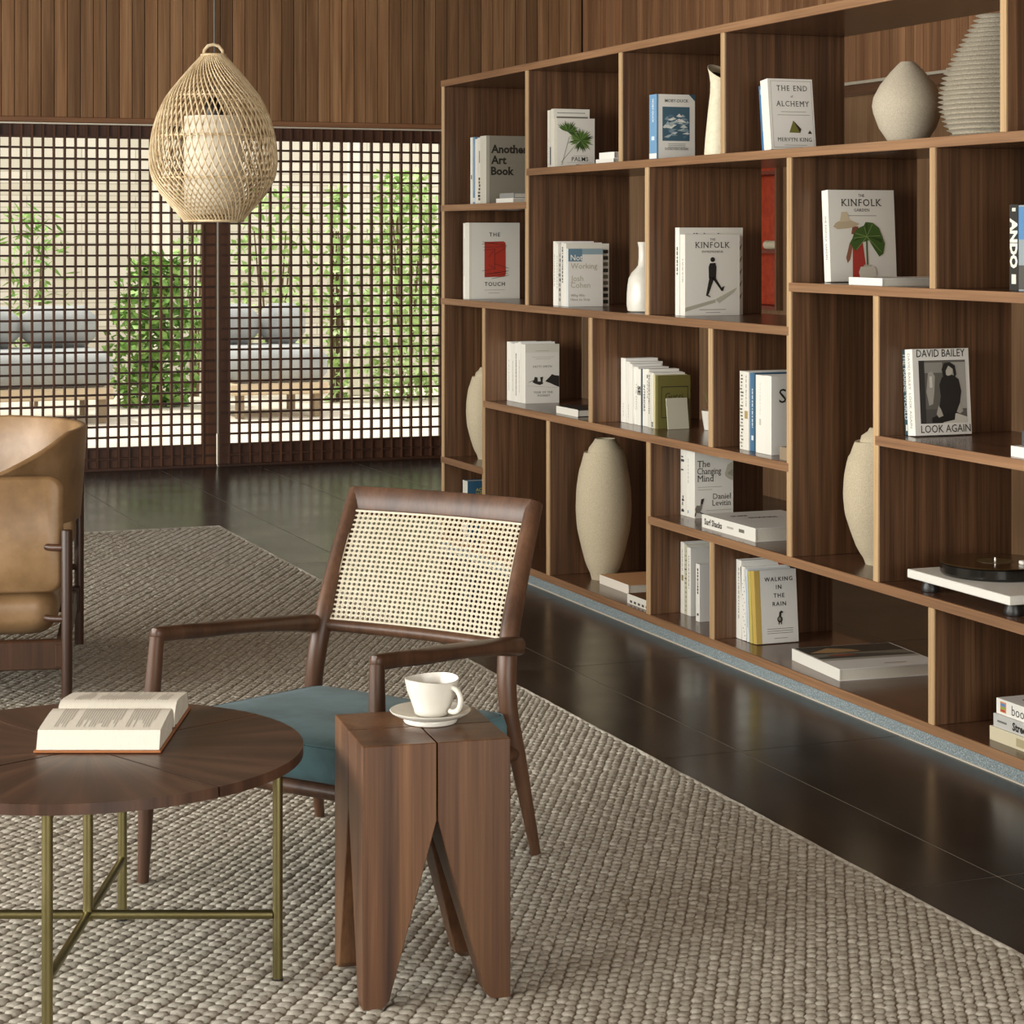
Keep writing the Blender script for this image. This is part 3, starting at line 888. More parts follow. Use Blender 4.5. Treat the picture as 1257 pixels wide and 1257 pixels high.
# ---- second row: the red block book
X, y0, T, Wd, H = frame(568.6, 576, 638, 273.5, Z3, 0.05)
b, p = book('pale book with red block and black scribbles on its cover', (X, y0, Z3 + .0005), Wd, T * .62, H, '#c3c0ae', '#d9d7cb')
p.rect(0, .05, 0, 1, '#d2d0c4', 1)
p.text('THE', .5, .82, .017, INK, False, .008, 1.3); p.text('TOUCH', .5, .17, .017, INK, False, .012, 1.2)
rr = [(.30, .285), (.30, .75), (.68, .755), (.715, .735), (.72, .32), (.69, .29)]
p.poly(rr, '#a8301f', 2)
random.seed(11)
for a, c in (((.26, .75), (.74, .70)), ((.25, .72), (.55, .74)), ((.28, .68), (.74, .685)), ((.28, .64), (.5, .655)), ((.5, .58), (.72, .67)), ((.5, .66), (.5, .39)), ((.38, .55), (.48, .63)),
             ((.25, .37), (.52, .395)), ((.5, .46), (.78, .40)), ((.38, .45), (.5, .40)), ((.3, .31), (.78, .37)), ((.3, .285), (.76, .335)), ((.44, .265), (.78, .31)), ((.3, .33), (.74, .36))):
    p.line(a, c, .0016, INK, 4)
p.rect(.3, .7, .115, .12, '#8f8c7e'); p.rect(.38, .6, .075, .08, '#8f8c7e'); p.done()
b, p = book('white-spined book behind the red block book', (X, y0 + T * .63, Z3 + .0005), Wd * .95, T * .36, H * .995, '#e6e3d8')
p.sband(.3, .8, '#9d998d', y0=p.T * .42, y1=p.T * .58); p.done()

# ---- second row: pale title book group and white bottle
X, y0, T, Wd, H = frame(679, 697.5, 740, 305.5, Z3, 0.07)
b, p = book('small pale book with blue-grey top on its cover, front of its row', (X, y0, Z3 + .0005), Wd, T * .12, H, '#c6c3b3', '#cfd6d8')
p.rect(0, .4, .78, 1, '#5f7f8f', 1); p.rect(.4, 1, .9, 1, '#8aa0a8', 1)
p.text('Not', .07, .80, .022, '#eceadf', False, .004, align='l'); p.text('Working', .07, .655, .022, '#aaa795', False, .002, align='l', maxw=.8)
p.text('Josh', .07, .44, .022, '#aeab9a', False, .002, align='l'); p.text('Cohen', .07, .325, .022, '#aeab9a', False, .002, align='l')
p.text('Why We', .07, .17, .011, '#8f8c7d', align='l'); p.text('Have to Stop', .07, .1, .011, '#8f8c7d', align='l'); p.done()
H2 = zat(298, onx(697.5, X)[2]) - Z3
b, p = book('larger dark-trimmed cream book directly behind the small pale book', (X, y0 + T * .13, Z3 + .0005), Wd * 1.24, T * .14, H2 * .985, '#bdb9a5', '#e2dfd4')
for k in range(9): p.rect(.86, .98, .04 + k * .1, .1 + k * .1, random.choice(['#3a3a30', '#6b6a58', '#8f8c79', '#2c2c26']), 1)
p.done()
yy = y0 + T * .28
for k, (lab, th, hh, col) in enumerate((('white-spined book with bold vertical title in the white bottle compartment', .17, 1.0, '#dedbd0'), ('grey-patterned spine book in the white bottle compartment', .2, .97, '#b9b8b0'),
                                        ('narrow white-spined book in the white bottle compartment', .14, .99, '#e4e1d7'), ('outermost white-spined book in the white bottle compartment', .19, 1.02, '#e6e4da'))):
    b, p = book(lab, (X, yy, Z3 + .0005), Wd * 1.1, T * th, H2 * hh, col)
    if k == 0: scribble(p, 5, .010, .93, .35, '#2a2722')
    elif k == 1:
        for q in range(10): p.sband(.08 + q * .08, .13 + q * .08, random.choice(['#6f6f6a', '#8d8d88', '#55554f']), y0=p.T * random.uniform(.1, .3), y1=p.T * random.uniform(.6, .9))
    else: scribble(p, 5, .004, .8, .3)
    p.done(); yy += T * (th + .003)
prof = [(.02, 0), (.05, .0005), (.060, .006), (.0635, .03), (.0625, .07), (.060, .10), (.056, .124), (.045, .145), (.028, .162), (.0215, .172), (.0195, .20), (.0195, .235), (.0225, .252), (.023, .256), (.019, .256), (.016, .25), (.015, .18)]
lathe_vase('bottle_vase', 'white ceramic bottle vase with slim neck on the bookshelf', 790.5, 381, Z3, .1, prof, M['bottle'])

# ---- second row: walking man book
X, y0, T, Wd, H = frame(830, 841, 908, 288, Z3, 0.078)
b, p = book('white book with black walking man on its cover', (X, y0, Z3 + .0005), Wd, T * .52, H, '#c8c6b6', '#e0ded3')
p.text('THE', .5, .925, .008, INK, True); p.text('KINFOLK', .5, .835, .0205, INK, True, .002, 1.15, maxw=.7); p.text('ENTREPRENEUR', .5, .775, .0075, INK, True, 0, 1.1, maxw=.46)
p.ell(.5, .69, .042, .03, '#1c1a17', 3); p.poly([(.45, .645), (.55, .65), (.57, .6), (.56, .46), (.43, .46), (.425, .6)], '#1c1a17', 3)
p.poly([(.44, .47), (.53, .46), (.43, .27), (.40, .245), (.38, .255)], '#1c1a17', 3); p.poly([(.48, .47), (.56, .46), (.67, .335), (.71, .345), (.69, .3), (.66, .305)], '#1c1a17', 3)
p.poly([(.37, .25), (.45, .225), (.46, .235), (.40, .262)], '#1c1a17', 4); p.poly([(.63, .33), (.66, .30), (.72, .36), (.70, .36)], '#1c1a17', 4)
p.poly([(.0, .1), (.0, .05), (.55, .16), (.55, .2)], '#a9a797', 2); p.poly([(.55, .2), (.95, .345), (.9, .29), (.62, .15)], '#b3b1a1', 2)
p.rect(.26, .74, .07, .077, '#77746a'); p.rect(.38, .64, .035, .041, '#77746a')
scribble(p, 5, .004, .7, .45); p.done()
H2 = zat(279.5, onx(841, X)[2]) - Z3
b, p = book('wide white botanical book standing behind the walking man book', (X - .004, y0 + T * .53, Z3 + .0005), Wd * 1.17, T * .45, H2, '#c4c3b1', '#e4e2d8')
for k in range(5): p.poly([(.9, .12 + k * .14), (.97, .2 + k * .14), (.99, .26 + k * .14), (.93, .2 + k * .14)], '#8f9078', 2)
for x0_ in (.22, .26, .38, .60): p.rect(x0_, x0_ + .02, .928, .938, INK, 2)
scribble(p, 5, .008, .78, .48, '#3a3731'); p.done()

# ---- second row right: hat and leaf book
X, y0, T, Wd, H = frame(1012, 1020, 1101, 234, Z4, 0.088)
b, p = book('white book with straw hat and big green leaf on its cover', (X, y0, Z4 + .001), Wd, T * .95, H, '#cbc9b9', '#e3e1d7', lean=math.radians(4))
p.text('THE', .5, .925, .0085, INK, True); p.text('KINFOLK', .5, .825, .0215, INK, True, .002, 1.15, maxw=.67); p.text('GARDEN', .5, .765, .009, INK, True, 0, 1.1); p.rect(.3, .72, .715, .722, '#8a877b')
p.poly([(.12, .57), (.06, .6), (.1, .64), (.24, .69), (.46, .63), (.4, .6), (.28, .58)], '#b7a88a', 3); p.poly([(.16, .65), (.19, .76), (.27, .76), (.31, .66)], '#c9bb9d', 4)
p.poly([(.33, .03), (.345, .4), (.5, .42), (.53, .2), (.51, .03)], '#a8362c', 2); p.poly([(.26, .2), (.24, .26), (.3, .42), (.35, .4), (.3, .24)], '#8a5a42', 2); p.poly([(.33, .52), (.35, .6), (.44, .6), (.42, .5)], '#7a4a35', 2)
random.seed(4)
LF = [(.34, .47), (.3, .42), (.38, .33), (.42, .36), (.5, .43), (.6, .45), (.66, .36), (.74, .27), (.8, .3), (.83, .41), (.79, .5), (.75, .58), (.66, .64), (.55, .65), (.52, .61), (.43, .58), (.37, .53)]
p.poly(LF, '#3d5a22', 5)
for q in LF[::2]: p.line((.56, .49), (.56 + (q[0] - .56) * .9, .49 + (q[1] - .49) * .9), .0016, '#7f9a55', 6)
for q in LF[1::4]: p.poly([(.56, .5), (.56 + (q[0] - .56) * .85, .49 + (q[1] - .49) * .85), (.56 + (q[0] - .56) * .7 + .03, .49 + (q[1] - .49) * .7 + .03)], '#27400f', 5.5)
p.rect(.545, .57, .16, .48, '#4f5a2a', 4); p.poly([(.44, .03), (.42, .1), (.45, .16), (.66, .165), (.69, .11), (.67, .03)], '#cfcabb', 6); p.rect(.5, .62, .16, .18, '#b5b0a0', 7)
p.spine('THE KINFOLK GARDEN', .72, .009, '#55524a', True, 0, maxl=.5); p.done()
yq = onx(1083, XS + .03)[1]; ya_ = onx(1042, XS + .03)[1]
b, p = book('white book lying flat below the straw hat book', (XS + .03, yq, Z4), .3, .022, ya_ - yq, '#c9c8b8', '#e2e1d9', flat=True); p.done()
# ANDO and neighbour
X, y0, T, Wd, H = frame(1239, 1250, 1300, 251, Z4, 0.06)
b, p = book('black-spined book with big white upright lettering by the right edge', (X, y0, Z4 + .0005), .22, T * .98, H, '#26241f', '#26241f')
p.spine('ANDO', .84, .030, '#e3e0cf', False, .05, maxl=.58); p.sband(.92, .96, '#d9d6c6', y0=p.T * .3, y1=p.T * .7); p.text('ANDO', .5, .7, .03, '#e3e0cf', False, .03)
p._mb('#e3e0cf'); p.sband(.08, .19, '#d9d6c6', y0=p.T * .25, y1=p.T * .75); p.done()
b, p = book('blue and grey spined book at the right edge of the frame', (X, y0 - T * .9, Z4 + .0005), .22, T * .85, H * .99, '#8f9aa2', '#8d979c')
p.sband(.6, .98, '#4f7fae'); p.sband(.02, .3, '#4b4a45'); p.done()

# ---- third row, left: sea-horse sketch book group
X, y0, T, Wd, H = frame(619, 645, 686.5, 423, Z5, 0.10, 593)
b, p = book('white book with dark ink sketch across its lower cover', (X, y0, Z5 + .0005), Wd, T * .22, H, '#cac7b8', '#dedcd1')
p.rect(0, 1, .86, 1, '#d3d0c3', 1); p.text('PATTI SMITH', .5, .605, .0085, '#4b483f', True, 0, 1.25, maxw=.72); p.text('YEAR OF THE', .52, .17, .0085, '#3f3c35', True, 0, 1.2, maxw=.62); p.text('MONKEY', .54, .115, .0085, '#3f3c35', True, 0, 1.2, maxw=.4)
p.rect(.3, .7, .885, .89, '#8a877b'); p.rect(.2, .85, .78, .785, '#a5a294'); p.rect(.3, .75, .75, .755, '#a5a294')
p.poly([(.58, .37), (.72, .45), (.78, .49), (.86, .47), (.99, .46), (.99, .27), (.9, .29), (.72, .34)], '#24211c', 3)
p.poly([(.2, .36), (.25, .40), (.27, .45), (.35, .44), (.36, .37), (.45, .37), (.43, .44), (.52, .45), (.5, .37), (.52, .33), (.42, .31), (.3, .33)], '#24211c', 3)
p.line((.1, .36), (.24, .39), .002, INK); p.line((.05, .3), (.95, .26), .0008, '#8f8c7d'); p.done()
yy = y0 + T * .23
for k, (lab, th, hh, col) in enumerate((('white-spined book directly behind the ink sketch book', .17, 1.03, '#e1ded4'), ('white-spined book with heavy black title behind the ink sketch book', .16, 1.01, '#e4e2d8'),
                                        ('white-spined book with faint grey title in the ink sketch row', .18, .99, '#dfddd2'), ('outermost white-spined book of the ink sketch row', .22, 1.01, '#e7e5db'))):
    b, p = book(lab, (X, yy, Z5 + .0005), Wd * (1.0 - .04 * k), T * th, H * hh, col)
    if k == 1: scribble(p, 5, .008, .82, .12, '#2a2722')
    else: scribble(p, 5, .004, .7, .2, '#8f8b80')
    p.done(); yy += T * (th + .005)
_, yq, yc_ = onx(690, XS + .05)
b, p = book('thin black-covered book lying flat right of the ink sketch row', (XS + .05, yq - .16, Z5), .17, .028, .22, '#2b2a27', '#d8d5c9', flat=True); p.done()

# tall vase with cut shoulder, three of a kind in different sizes
def cut_vase(label, px, zs, inset, h, rmax, rbase, rtop, group='cut-shoulder stoneware vases'):
    xx, yy, _ = onx(px, XS + inset)
    v = thing('cut_shoulder_vase', label, 'vase', (xx, yy, zs), group=group)
    v.rotation_euler = (0, 0, -TH)
    hs = h * .915
    prof = []
    for k in range(22):
        t = k / 21
        s = math.sin(math.pi * (t * .80 + .10) ) if False else np.interp(t, [0, .03, .12, .25, .4, .55, .7, .82, .92, 1], [rbase / rmax * .96, rbase / rmax, rbase / rmax + .22 * (1 - rbase / rmax) * 1.6, .80, .955, 1.0, .975, .90, .80, .70])
        prof.append((rmax * float(s), hs * t))
    prof += [(rmax * .60, hs - .001), (rmax * .5, hs - .02)]
    def cut(p):
        if p[2] > hs * .9: return (p[0], p[1], p[2] + p[0] * .10)
        return p
    MB().lathe([(rbase * .5, 0)] + prof, 44, fn=cut).build('body', M['stoneware'], v, 45)
    nb = rmax * .63
    off = rmax * .06
    MB().lathe([(nb * .9, hs - .03), (nb, hs - .008), (nb * .93, hs + .01), (rtop * 1.12, h - .012), (rtop, h - .002), (rtop * .92, h), (rtop * .8, h - .004), (rtop * .78, h - .03)], 40, (off, 0, 0)).build('neck', M['stoneware'], v, 45)
    MB().lathe([(0.0, h - .032), (rtop * .78, h - .031), (rtop * .78, h - .029), (0.0, h - .028)], 24, (off, 0, 0)).build('mouth', M['dark'], v)  # near-black disc put in for the shaded hollow of the neck
cut_vase('tall sand stoneware vase standing whole in the lower shelf', 741, Z8, .168, .545, .109, .049, .041)
cut_vase('sand stoneware vase half hidden by the divider at the far end of the shelf', 597.5, Z7, .15, .405, .092, .04, .036)
cut_vase('broad sand stoneware vase half hidden behind a divider on the right', 1083, Z7, .19, .41, .117, .052, .045)

# ---- third row, middle: long row of white books with green one in front
X, y0, T, Wd, H = frame(751.5, 807.6, 847.5, 461.5, Z5, 0.12, 724)
b, p = book('olive green book with black framed title, front of the long white row', (X, y0, Z5 + .0005), Wd, T * .055, H, '#6a6531', '#5f5a2b')
for x0_, x1_, z0_, z1_ in ((.1, .92, .78, .795), (.1, .92, .2, .215), (.1, .115, .2, .795), (.905, .92, .2, .795)): p.rect(x0_, x1_, z0_, z1_, '#28251a', 2)
p.text('Gucci', .5, .55, .024, '#28251a', True, 0, maxw=.56); p.done()
yy = y0 + T * .058
random.seed(21)
row = [('cream-spined slim book next to the olive green book', .05, 1.01, '#cdc49a', None), ('cream book with photo block at its foot in the long white row', .06, 1.04, '#dad7ca', 'photo'),
       ('grey-print spine book in the long white row', .075, 1.05, '#d5d2c6', 'grey'), ('white book with small dark square, middle of the long row', .08, 1.10, '#e4e2d7', 'sq'),
       ('white book with bold black spine title in the long white row', .085, 1.09, '#e3e1d6', 'INTERIORS'), ('narrow dark blue-spined book in the long white row', .022, 1.09, '#4a5a68', None),
       ('white book with thick black symbol on its spine in the long row', .09, 1.08, '#e6e4da', 'SE'), ('white book with pale grey spine title in the long row', .11, 1.11, '#e2e0d5', 'THE DOG'),
       ('thin white book near the far end of the long row', .09, 1.16, '#e4e2d8', None), ('thin cream book second from the far end of the long row', .1, 1.19, '#dedbcf', 'dash'), ('outermost white book at the far end of the long row', .13, 1.25, '#e7e5db', 'dash')]
tot = sum(r[1] for r in row)
for lab, th, hh, col, deco in row:
    th = th / tot * .935
    b, p = book(lab, (X + random.uniform(-.004, .004), yy, Z5 + .0005), Wd * random.uniform(.9, 1.02), T * th * .98, H * hh, col, hard=False)
    if deco in ('INTERIORS', 'THE DOG'): p.spine(deco, .72, .016, INK if deco == 'INTERIORS' else '#a8a59a', False, .015 if deco == 'INTERIORS' else 0, maxl=.46)
    elif deco == 'SE': p.spine('SE', .7, .024, '#2c2a25', False, .05, maxl=.26)
    elif deco == 'photo':
        for q in range(3): p.sband(.02 + q * .03, .045 + q * .03, ['#3b4c5a', '#6b7b80', '#2c2a25'][q])
    elif deco == 'grey': scribble(p, 8, .008, .95, .25, '#5f5c55')
    elif deco == 'sq': p.sband(.84, .9, '#3a3832', y0=p.T * .3, y1=p.T * .7); scribble(p, 5, .004, .8, .5, '#4a473f')
    elif deco == 'dash': scribble(p, 5, .003, .3, .1, '#8f8b80')
    p.done(); yy += T * th
xx, yq, _ = ony(820, y0 - .035)
c = MB().cbox(0, .085, 0, .003, 0, .113, .0008).build('card', plain('#bdbaa6', 0.6), None)
c.location = (xx, yq, Z5); c.rotation_euler = (math.radians(-9), 0, 0); c.location.z += .0006
tag(c, 'small blank cream card propped against the olive green book', 'card')
# little potted plant behind divider
xx, yq, _ = ony(874, y0 - .1)
v = thing('potted_plant', 'tiny white pot with twigs half hidden behind a shelf divider', 'plant', (xx, yq, Z5))
MB().lathe([(.02, 0), (.028, .001), (.036, .05), (.038, .07), (.034, .07), (.03, .05)], 24).build('pot', M['ceramic'], v, 40)
tw = MB()
for k in range(7):
    a = random.uniform(0, 6.28)
    tw.tube([(0, 0, .05), (.015 * math.cos(a), .015 * math.sin(a), .09), (.03 * math.cos(a), .03 * math.sin(a), .12 + .06 * random.random())], [.0015, .0012, .0008], 5)
tw.build('twig', plain('#6a6a3c', .8), v)

# ---- third row, right part: blue spine and big white S book
X, y0, T, Wd, H = frame(906, 947, 990, 460.5, Z5, 0.06)
random.seed(31)
row = [('white book whose cover shows one large black letter', .20, .985, '#dedcd1', 'S'), ('thick white book with plain spine left of the big letter book', .26, .98, '#e0ded4', 'mark'), ('narrow dark teal-spined book beside the blue spine', .06, .98, '#2d4a56', None),
       ('blue-spined book in the compartment right of the long white row', .15, .99, '#3d6788', 'title'), ('white book with tan emblem beside the blue spine', .16, 1.0, '#d9d6ca', 'emb'), ('outermost book with speckled spine beside the blue spine', .13, 1.0, '#d5d2c6', 'spk')]
yy = y0
for lab, th, hh, col, deco in row:
    b, p = book(lab, (X + random.uniform(0, .006), yy, Z5 + .0005), .22, T * th, H * hh, col)
    if deco == 'S': p.text('S', .18, .66, .045, INK, True)
    elif deco == 'title': scribble(p, 4, .006, .8, .3, '#c9d3d8'); p.sband(.14, .2, '#c9d3d8', y0=p.T * .3, y1=p.T * .7)
    elif deco == 'mark': p.sband(.36, .44, '#b8b5aa', y0=p.T * .4, y1=p.T * .6); scribble(p, 4, .003, .9, .5, '#b8b5aa')
    elif deco == 'emb': p.sband(.4, .5, '#a08a5a', y0=p.T * .2, y1=p.T * .8); scribble(p, 4, .004, .95, .6, '#55524a')
    elif deco == 'spk':
        for q in range(22): p.sband(.03 + q * .043, .05 + q * .043, random.choice(['#6b675d', '#8d897d', '#3f3c36']), y0=p.T * random.uniform(.1, .5), y1=p.T * random.uniform(.55, .95))
    p.done(); yy += T * (th + .004)
_, yq, _ = onx(957, XS + .03)
b, p = book('small taupe book lying flat in front of the big letter book', (XS + .03, sy(968) + .02, Z5), .12, .04, yq - sy(968) - .02, '#8d7d68', '#8d7d68', flat=True); p.done()

# ---- third row, far right: dark figure photo book
X, y0, T, Wd, H = frame(1105, 1124, 1193, 430.5, Z6, 0.076, 1074.5)
b, p = book('white book with black and white photo of a seated figure', (X, y0, Z6 + .001), Wd, T * .52, H, '#c9c7bb', '#e0ded4', lean=math.radians(4.5))
p.text('DAVID BAILEY', .5, .905, .0215, '#1d1b18', False, .004, maxw=.86); p.text('LOOK AGAIN', .54, .03, .0215, '#1d1b18', False, .004, maxw=.88)
p.rect(.1, .93, .135, .865, '#5d5b54', 1); p.rect(.1, .2, .135, .865, '#2b2926', 2); p.rect(.2, .52, .72, .84, '#8a8880', 2); p.rect(.66, .93, .3, .84, '#a09e95', 2); p.rect(.2, .66, .135, .3, '#4a4843', 2.2); p.poly([(.5, .135), (.93, .135), (.93, .2), (.6, .28), (.5, .24)], '#c5c2b6', 3)
p.poly([(.22, .5), (.26, .72), (.33, .74), (.38, .68), (.36, .5), (.33, .36), (.26, .34)], '#9d9a90', 2.5); p.rect(.28, .33, .55, .68, '#c9c6ba', 2.6)
p.poly([(.45, .58), (.5, .66), (.58, .7), (.7, .69), (.8, .64), (.84, .5), (.8, .34), (.82, .25), (.5, .23), (.44, .32), (.47, .45)], '#1b1917', 4)
p.ell(.62, .75, .075, .068, '#b5b1a5', 5); p.poly([(.53, .66), (.5, .76), (.55, .83), (.65, .84), (.74, .8), (.76, .7), (.72, .64), (.7, .76), (.62, .8), (.57, .74), (.58, .66)], '#1b1917', 6)
p.poly([(.42, .34), (.38, .24), (.42, .2), (.5, .22), (.46, .3)], '#a39f94', 5); p.poly([(.8, .36), (.86, .27), (.8, .24), (.74, .26)], '#a39f94', 5); p.poly([(.3, .2), (.45, .24), (.72, .26), (.7, .17), (.42, .135), (.3, .14)], '#14120f', 4.5)
p.spine('DAVID BAILEY  LOOK AGAIN', .95, .012, '#77746a', False, .0, maxl=.86); p.done()
b, p = book('dark teal-spined book leaning beside the seated figure book', (X + .004, y0 + T * .55, Z6 + .001), Wd * .98, T * .28, H * .99, '#2f4c56', lean=math.radians(3.9))
p.spine('THE MARINE WORLD', .96, .016, '#d5d8d0', True, .0, maxl=.78); p.sband(.05, .12, '#d5d8d0', y0=p.T * .3, y1=p.T * .7); p.done()
_, yq, _ = onx(1241, XS + .03)
b, p = book('lower white book lying flat at the right edge of the photograph', (XS + .03, yq - .24, Z6), .2, .027, .24, '#e2e0d8', flat=True); p.done()
b, p = book('upper dark grey book of the flat pair at the right edge', (XS + .05, yq - .25, Z6 + .0275), .18, .04, .23, '#3f4447', flat=True); p.done()

# ---- fourth row: blue book at the far end
X, y0, T, Wd, H = frame(568, 574, 620, 591, Z8, 0.08)
b, p = book('blue book with yellow lettering low at the far end of the shelf', (X, y0, Z8 + .0005), .26, T * .97, H, '#34617f', '#d5d3c8')
p.text('ACCIDENTALLY', .15, .81, .0145, '#d8c443', False, .012, align='l', maxw=.78); p.text('WES ANDERSON', .15, .73, .0145, '#d8c443', False, .012, align='l', maxw=.78); p.done()

# flat books beside the tall vase
_, yq, yc_ = onx(736, XS + .11)
b, p = book('peach-covered book lying flat beside the tall stoneware vase', (XS + .11, yq - .27, Z8), .26, .034, .27, '#c99b6f', '#e3ddcf', flat=True)
p.rect(.45, .95, .55, .56, '#a87c52'); p.rect(.5, .95, .45, .46, '#a87c52'); p.done()
_, yq, _ = onx(770, XS + .03)
b, p = book('smaller white-edged book lying flat in front of the peach book', (XS + .03, yq - .2, Z8), .2, .034, .2, '#6a4a30', '#d9d6cb', flat=True)
for q in range(5): p.sband(.1 + q * .17, .2 + q * .17, '#3a3832', y0=p.T * .6, y1=p.T * .85)
p.done()

# swan and duckling book
X, y0, T, Wd, H = frame(830, 853, 900, 547, Z7, 0.12, 795)
b, p = book('white book with swan and duckling on its cover', (X, y0, Z7 + .0005), Wd, T * .34, H, '#cbc9bb', '#e1dfd5')
p.text('The', .06, .70, .0225, '#2b2822', True, 0, align='l'); p.text('Changing', .06, .60, .0225, '#2b2822', True, 0, align='l', maxw=.62); p.text('Mind', .06, .50, .0225, '#2b2822', True, 0, align='l')
p.text('Daniel', .94, .255, .0195, '#2b2822', True, 0, align='r'); p.text('Levitin', .94, .165, .0195, '#2b2822', True, 0, align='r')
p.rect(.08, .7, .42, .427, '#a19e90'); p.rect(.08, .45, .385, .392, '#a19e90'); p.rect(.3, .95, .1, .106, '#a19e90')
p.poly([(.66, .95), (.68, .86), (.74, .83), (.7, .92)], '#b5512f', 3); p.poly([(.68, .93), (.75, .95), (.8, .93), (.74, .88), (.72, .92)], '#24211c', 4)
p.poly([(.78, .6), (.85, .72), (.98, .76), (.99, .5), (.9, .52), (.8, .56)], '#b5b2a2', 2); p.poly([(.84, .6), (.98, .66), (.98, .56)], '#9a9787', 3)
p.poly([(.0, .13), (.05, .18), (.12, .17), (.17, .22), (.2, .2), (.17, .12), (.1, .07), (.02, .08)], '#77736a', 3); p.poly([(.14, .2), (.16, .26), (.24, .27), (.2, .19)], '#2a2722', 4); p.line((.12, .08), (.25, .05), .004, '#2a2722', 4); p.line((.02, .08), (.0, .03), .004, '#2a2722', 4); p.done()
random.seed(41)
yy = y0 + T * .35
for lab, th, hh, col, deco in (('white-spined book with a tiny blue mark behind the swan book', .20, 1.0, '#e2e0d6', 'blue'), ('thin white book with green top edge behind the swan book', .14, 1.02, '#dcdad0', None), ('white book with dark inkblots down its spine beside the swan book', .28, 1.1, '#dfddd2', 'ink')):
    b, p = book(lab, (X, yy, Z7 + .0005), Wd * .97, T * th, min(H * hh, Z5 - TB - Z7 - .004), col)
    if deco == 'blue': p.sband(.05, .09, '#4f7fb0', y0=p.T * .4, y1=p.T * .7); scribble(p, 4, .003, .8, .5)
    if deco == 'ink':
        for q in range(12):
            z_ = random.choice([.05, .1, .14, .2, .24, .28, .62, .68, .74, .8, .86, .92])
            p.sband(z_, z_ + random.uniform(.02, .045), '#3c434a', y0=p.T * random.uniform(.1, .4), y1=p.T * random.uniform(.5, .95))
    p.done(); yy += T * (th + .008)
# big flat book
_, yq, _ = onx(924, XS + .04)
ya = onx(878, XS + .10)[1]
b, p = book('thick white coffee-table book lying flat with black title on its spine', (XS + .05, yq, Z7), .30, .044, ya - yq, '#c9c7ba', '#dedcd2', flat=True)
p.spine('Surf Shacks', .95, .02, '#2a2722', False, .03, maxl=.36); p.sband(.2, .3, '#6a675d', y0=p.T * .35, y1=p.T * .6); p.sband(.4, .52, '#a8a59a', y0=p.T * .4, y1=p.T * .55)
p.text('SURF', .3, .72, .02, '#2a2722', False, .03, maxw=.4); p.text('SHACKS', .5, .58, .02, '#2a2722', False, .03, maxw=.55); p.done()

# ---- bottom row: white group behind the divider
X, y0, T, Wd, H = frame(832, 848, 890, 673, Z8, 0.12, 795)
random.seed(51)
yy = y0
for lab, th, hh, col, deco in (('tall white book with plain grey-white cover low on the shelf', .35, 1.0, '#cfcec4', 'dots'), ('olive-speckled spine book low on the shelf', .25, 1.03, '#c5c2a8', 'spk'), ('outermost white book with a small ring on its spine low on the shelf', .36, 1.05, '#dedcd1', 'ring')):
    b, p = book(lab, (X, yy, Z8 + .0005), .2, T * th, H * hh, col, '#e2e0d6' if deco != 'spk' else '#b9b69c')
    if deco == 'dots': scribble(p, 5, .005, .88, .4, '#8a867a')
    elif deco == 'spk':
        for q in range(14): p.sband(.05 + q * .065, .07 + q * .065, random.choice(['#6f6d4f', '#8d8b70', '#3c3a2c']), y0=p.T * .2, y1=p.T * random.uniform(.4, .9))
    else: p.sband(.46, .54, '#8a7d55', y0=p.T * .25, y1=p.T * .75); scribble(p, 4, .003, .9, .6)
    p.done(); yy += T * (th + .012)
_, yq, yc_ = onx(859, XS + .10)
b, p = book('small white book with black slanted spine title in front of its row', (XS + .10, yq, Z8 + .0005), .16, .03, zat(693, yc_) - Z8, '#d3d2c9', '#e0dfd6')
scribble(p, 5, .009, .92, .5, '#2a2722'); p.text('J', .32, .74, .02, INK, False, .02); p.sband(.1, .14, '#2a2722', y0=p.T * .3, y1=p.T * .7); p.done()

# duck in the rain group
X, y0, T, Wd, H = frame(904.5, 929, 980.5, 703, Z8, 0.087)
b, p = book('pale grey book with yellow spine and a small duck on its cover', (X, y0, Z8 + .001), Wd, T * .16, H, '#bfbeb6', '#b89d4f', lean=math.radians(5))
p.rect(0, .13, 0, 1, '#b89d4f', 1)
for k, (s, z_) in enumerate((('WALKING', .845), ('IN', .735), ('THE', .62), ('RAIN', .505))): p.text(s, .57, z_, .0135, INK, False, .014, 1.25)
p.ell(.57, .32, .065, .045, '#2a2722', 3); p.poly([(.54, .34), (.56, .42), (.61, .44), (.66, .415), (.61, .40), (.6, .34)], '#2a2722', 4); p.line((.55, .29), (.54, .25), .004, INK, 3); p.line((.6, .29), (.6, .25), .004, INK, 3); p.ell(.56, .325, .03, .025, '#8a877b', 5)
for k in range(3): p.rect(.26, .88, .19 - k * .03, .197 - k * .03, '#6a675d')
p.rect(.42, .74, .06, .068, '#8a877b'); p.done()
yy = y0 + T * .18
random.seed(61)
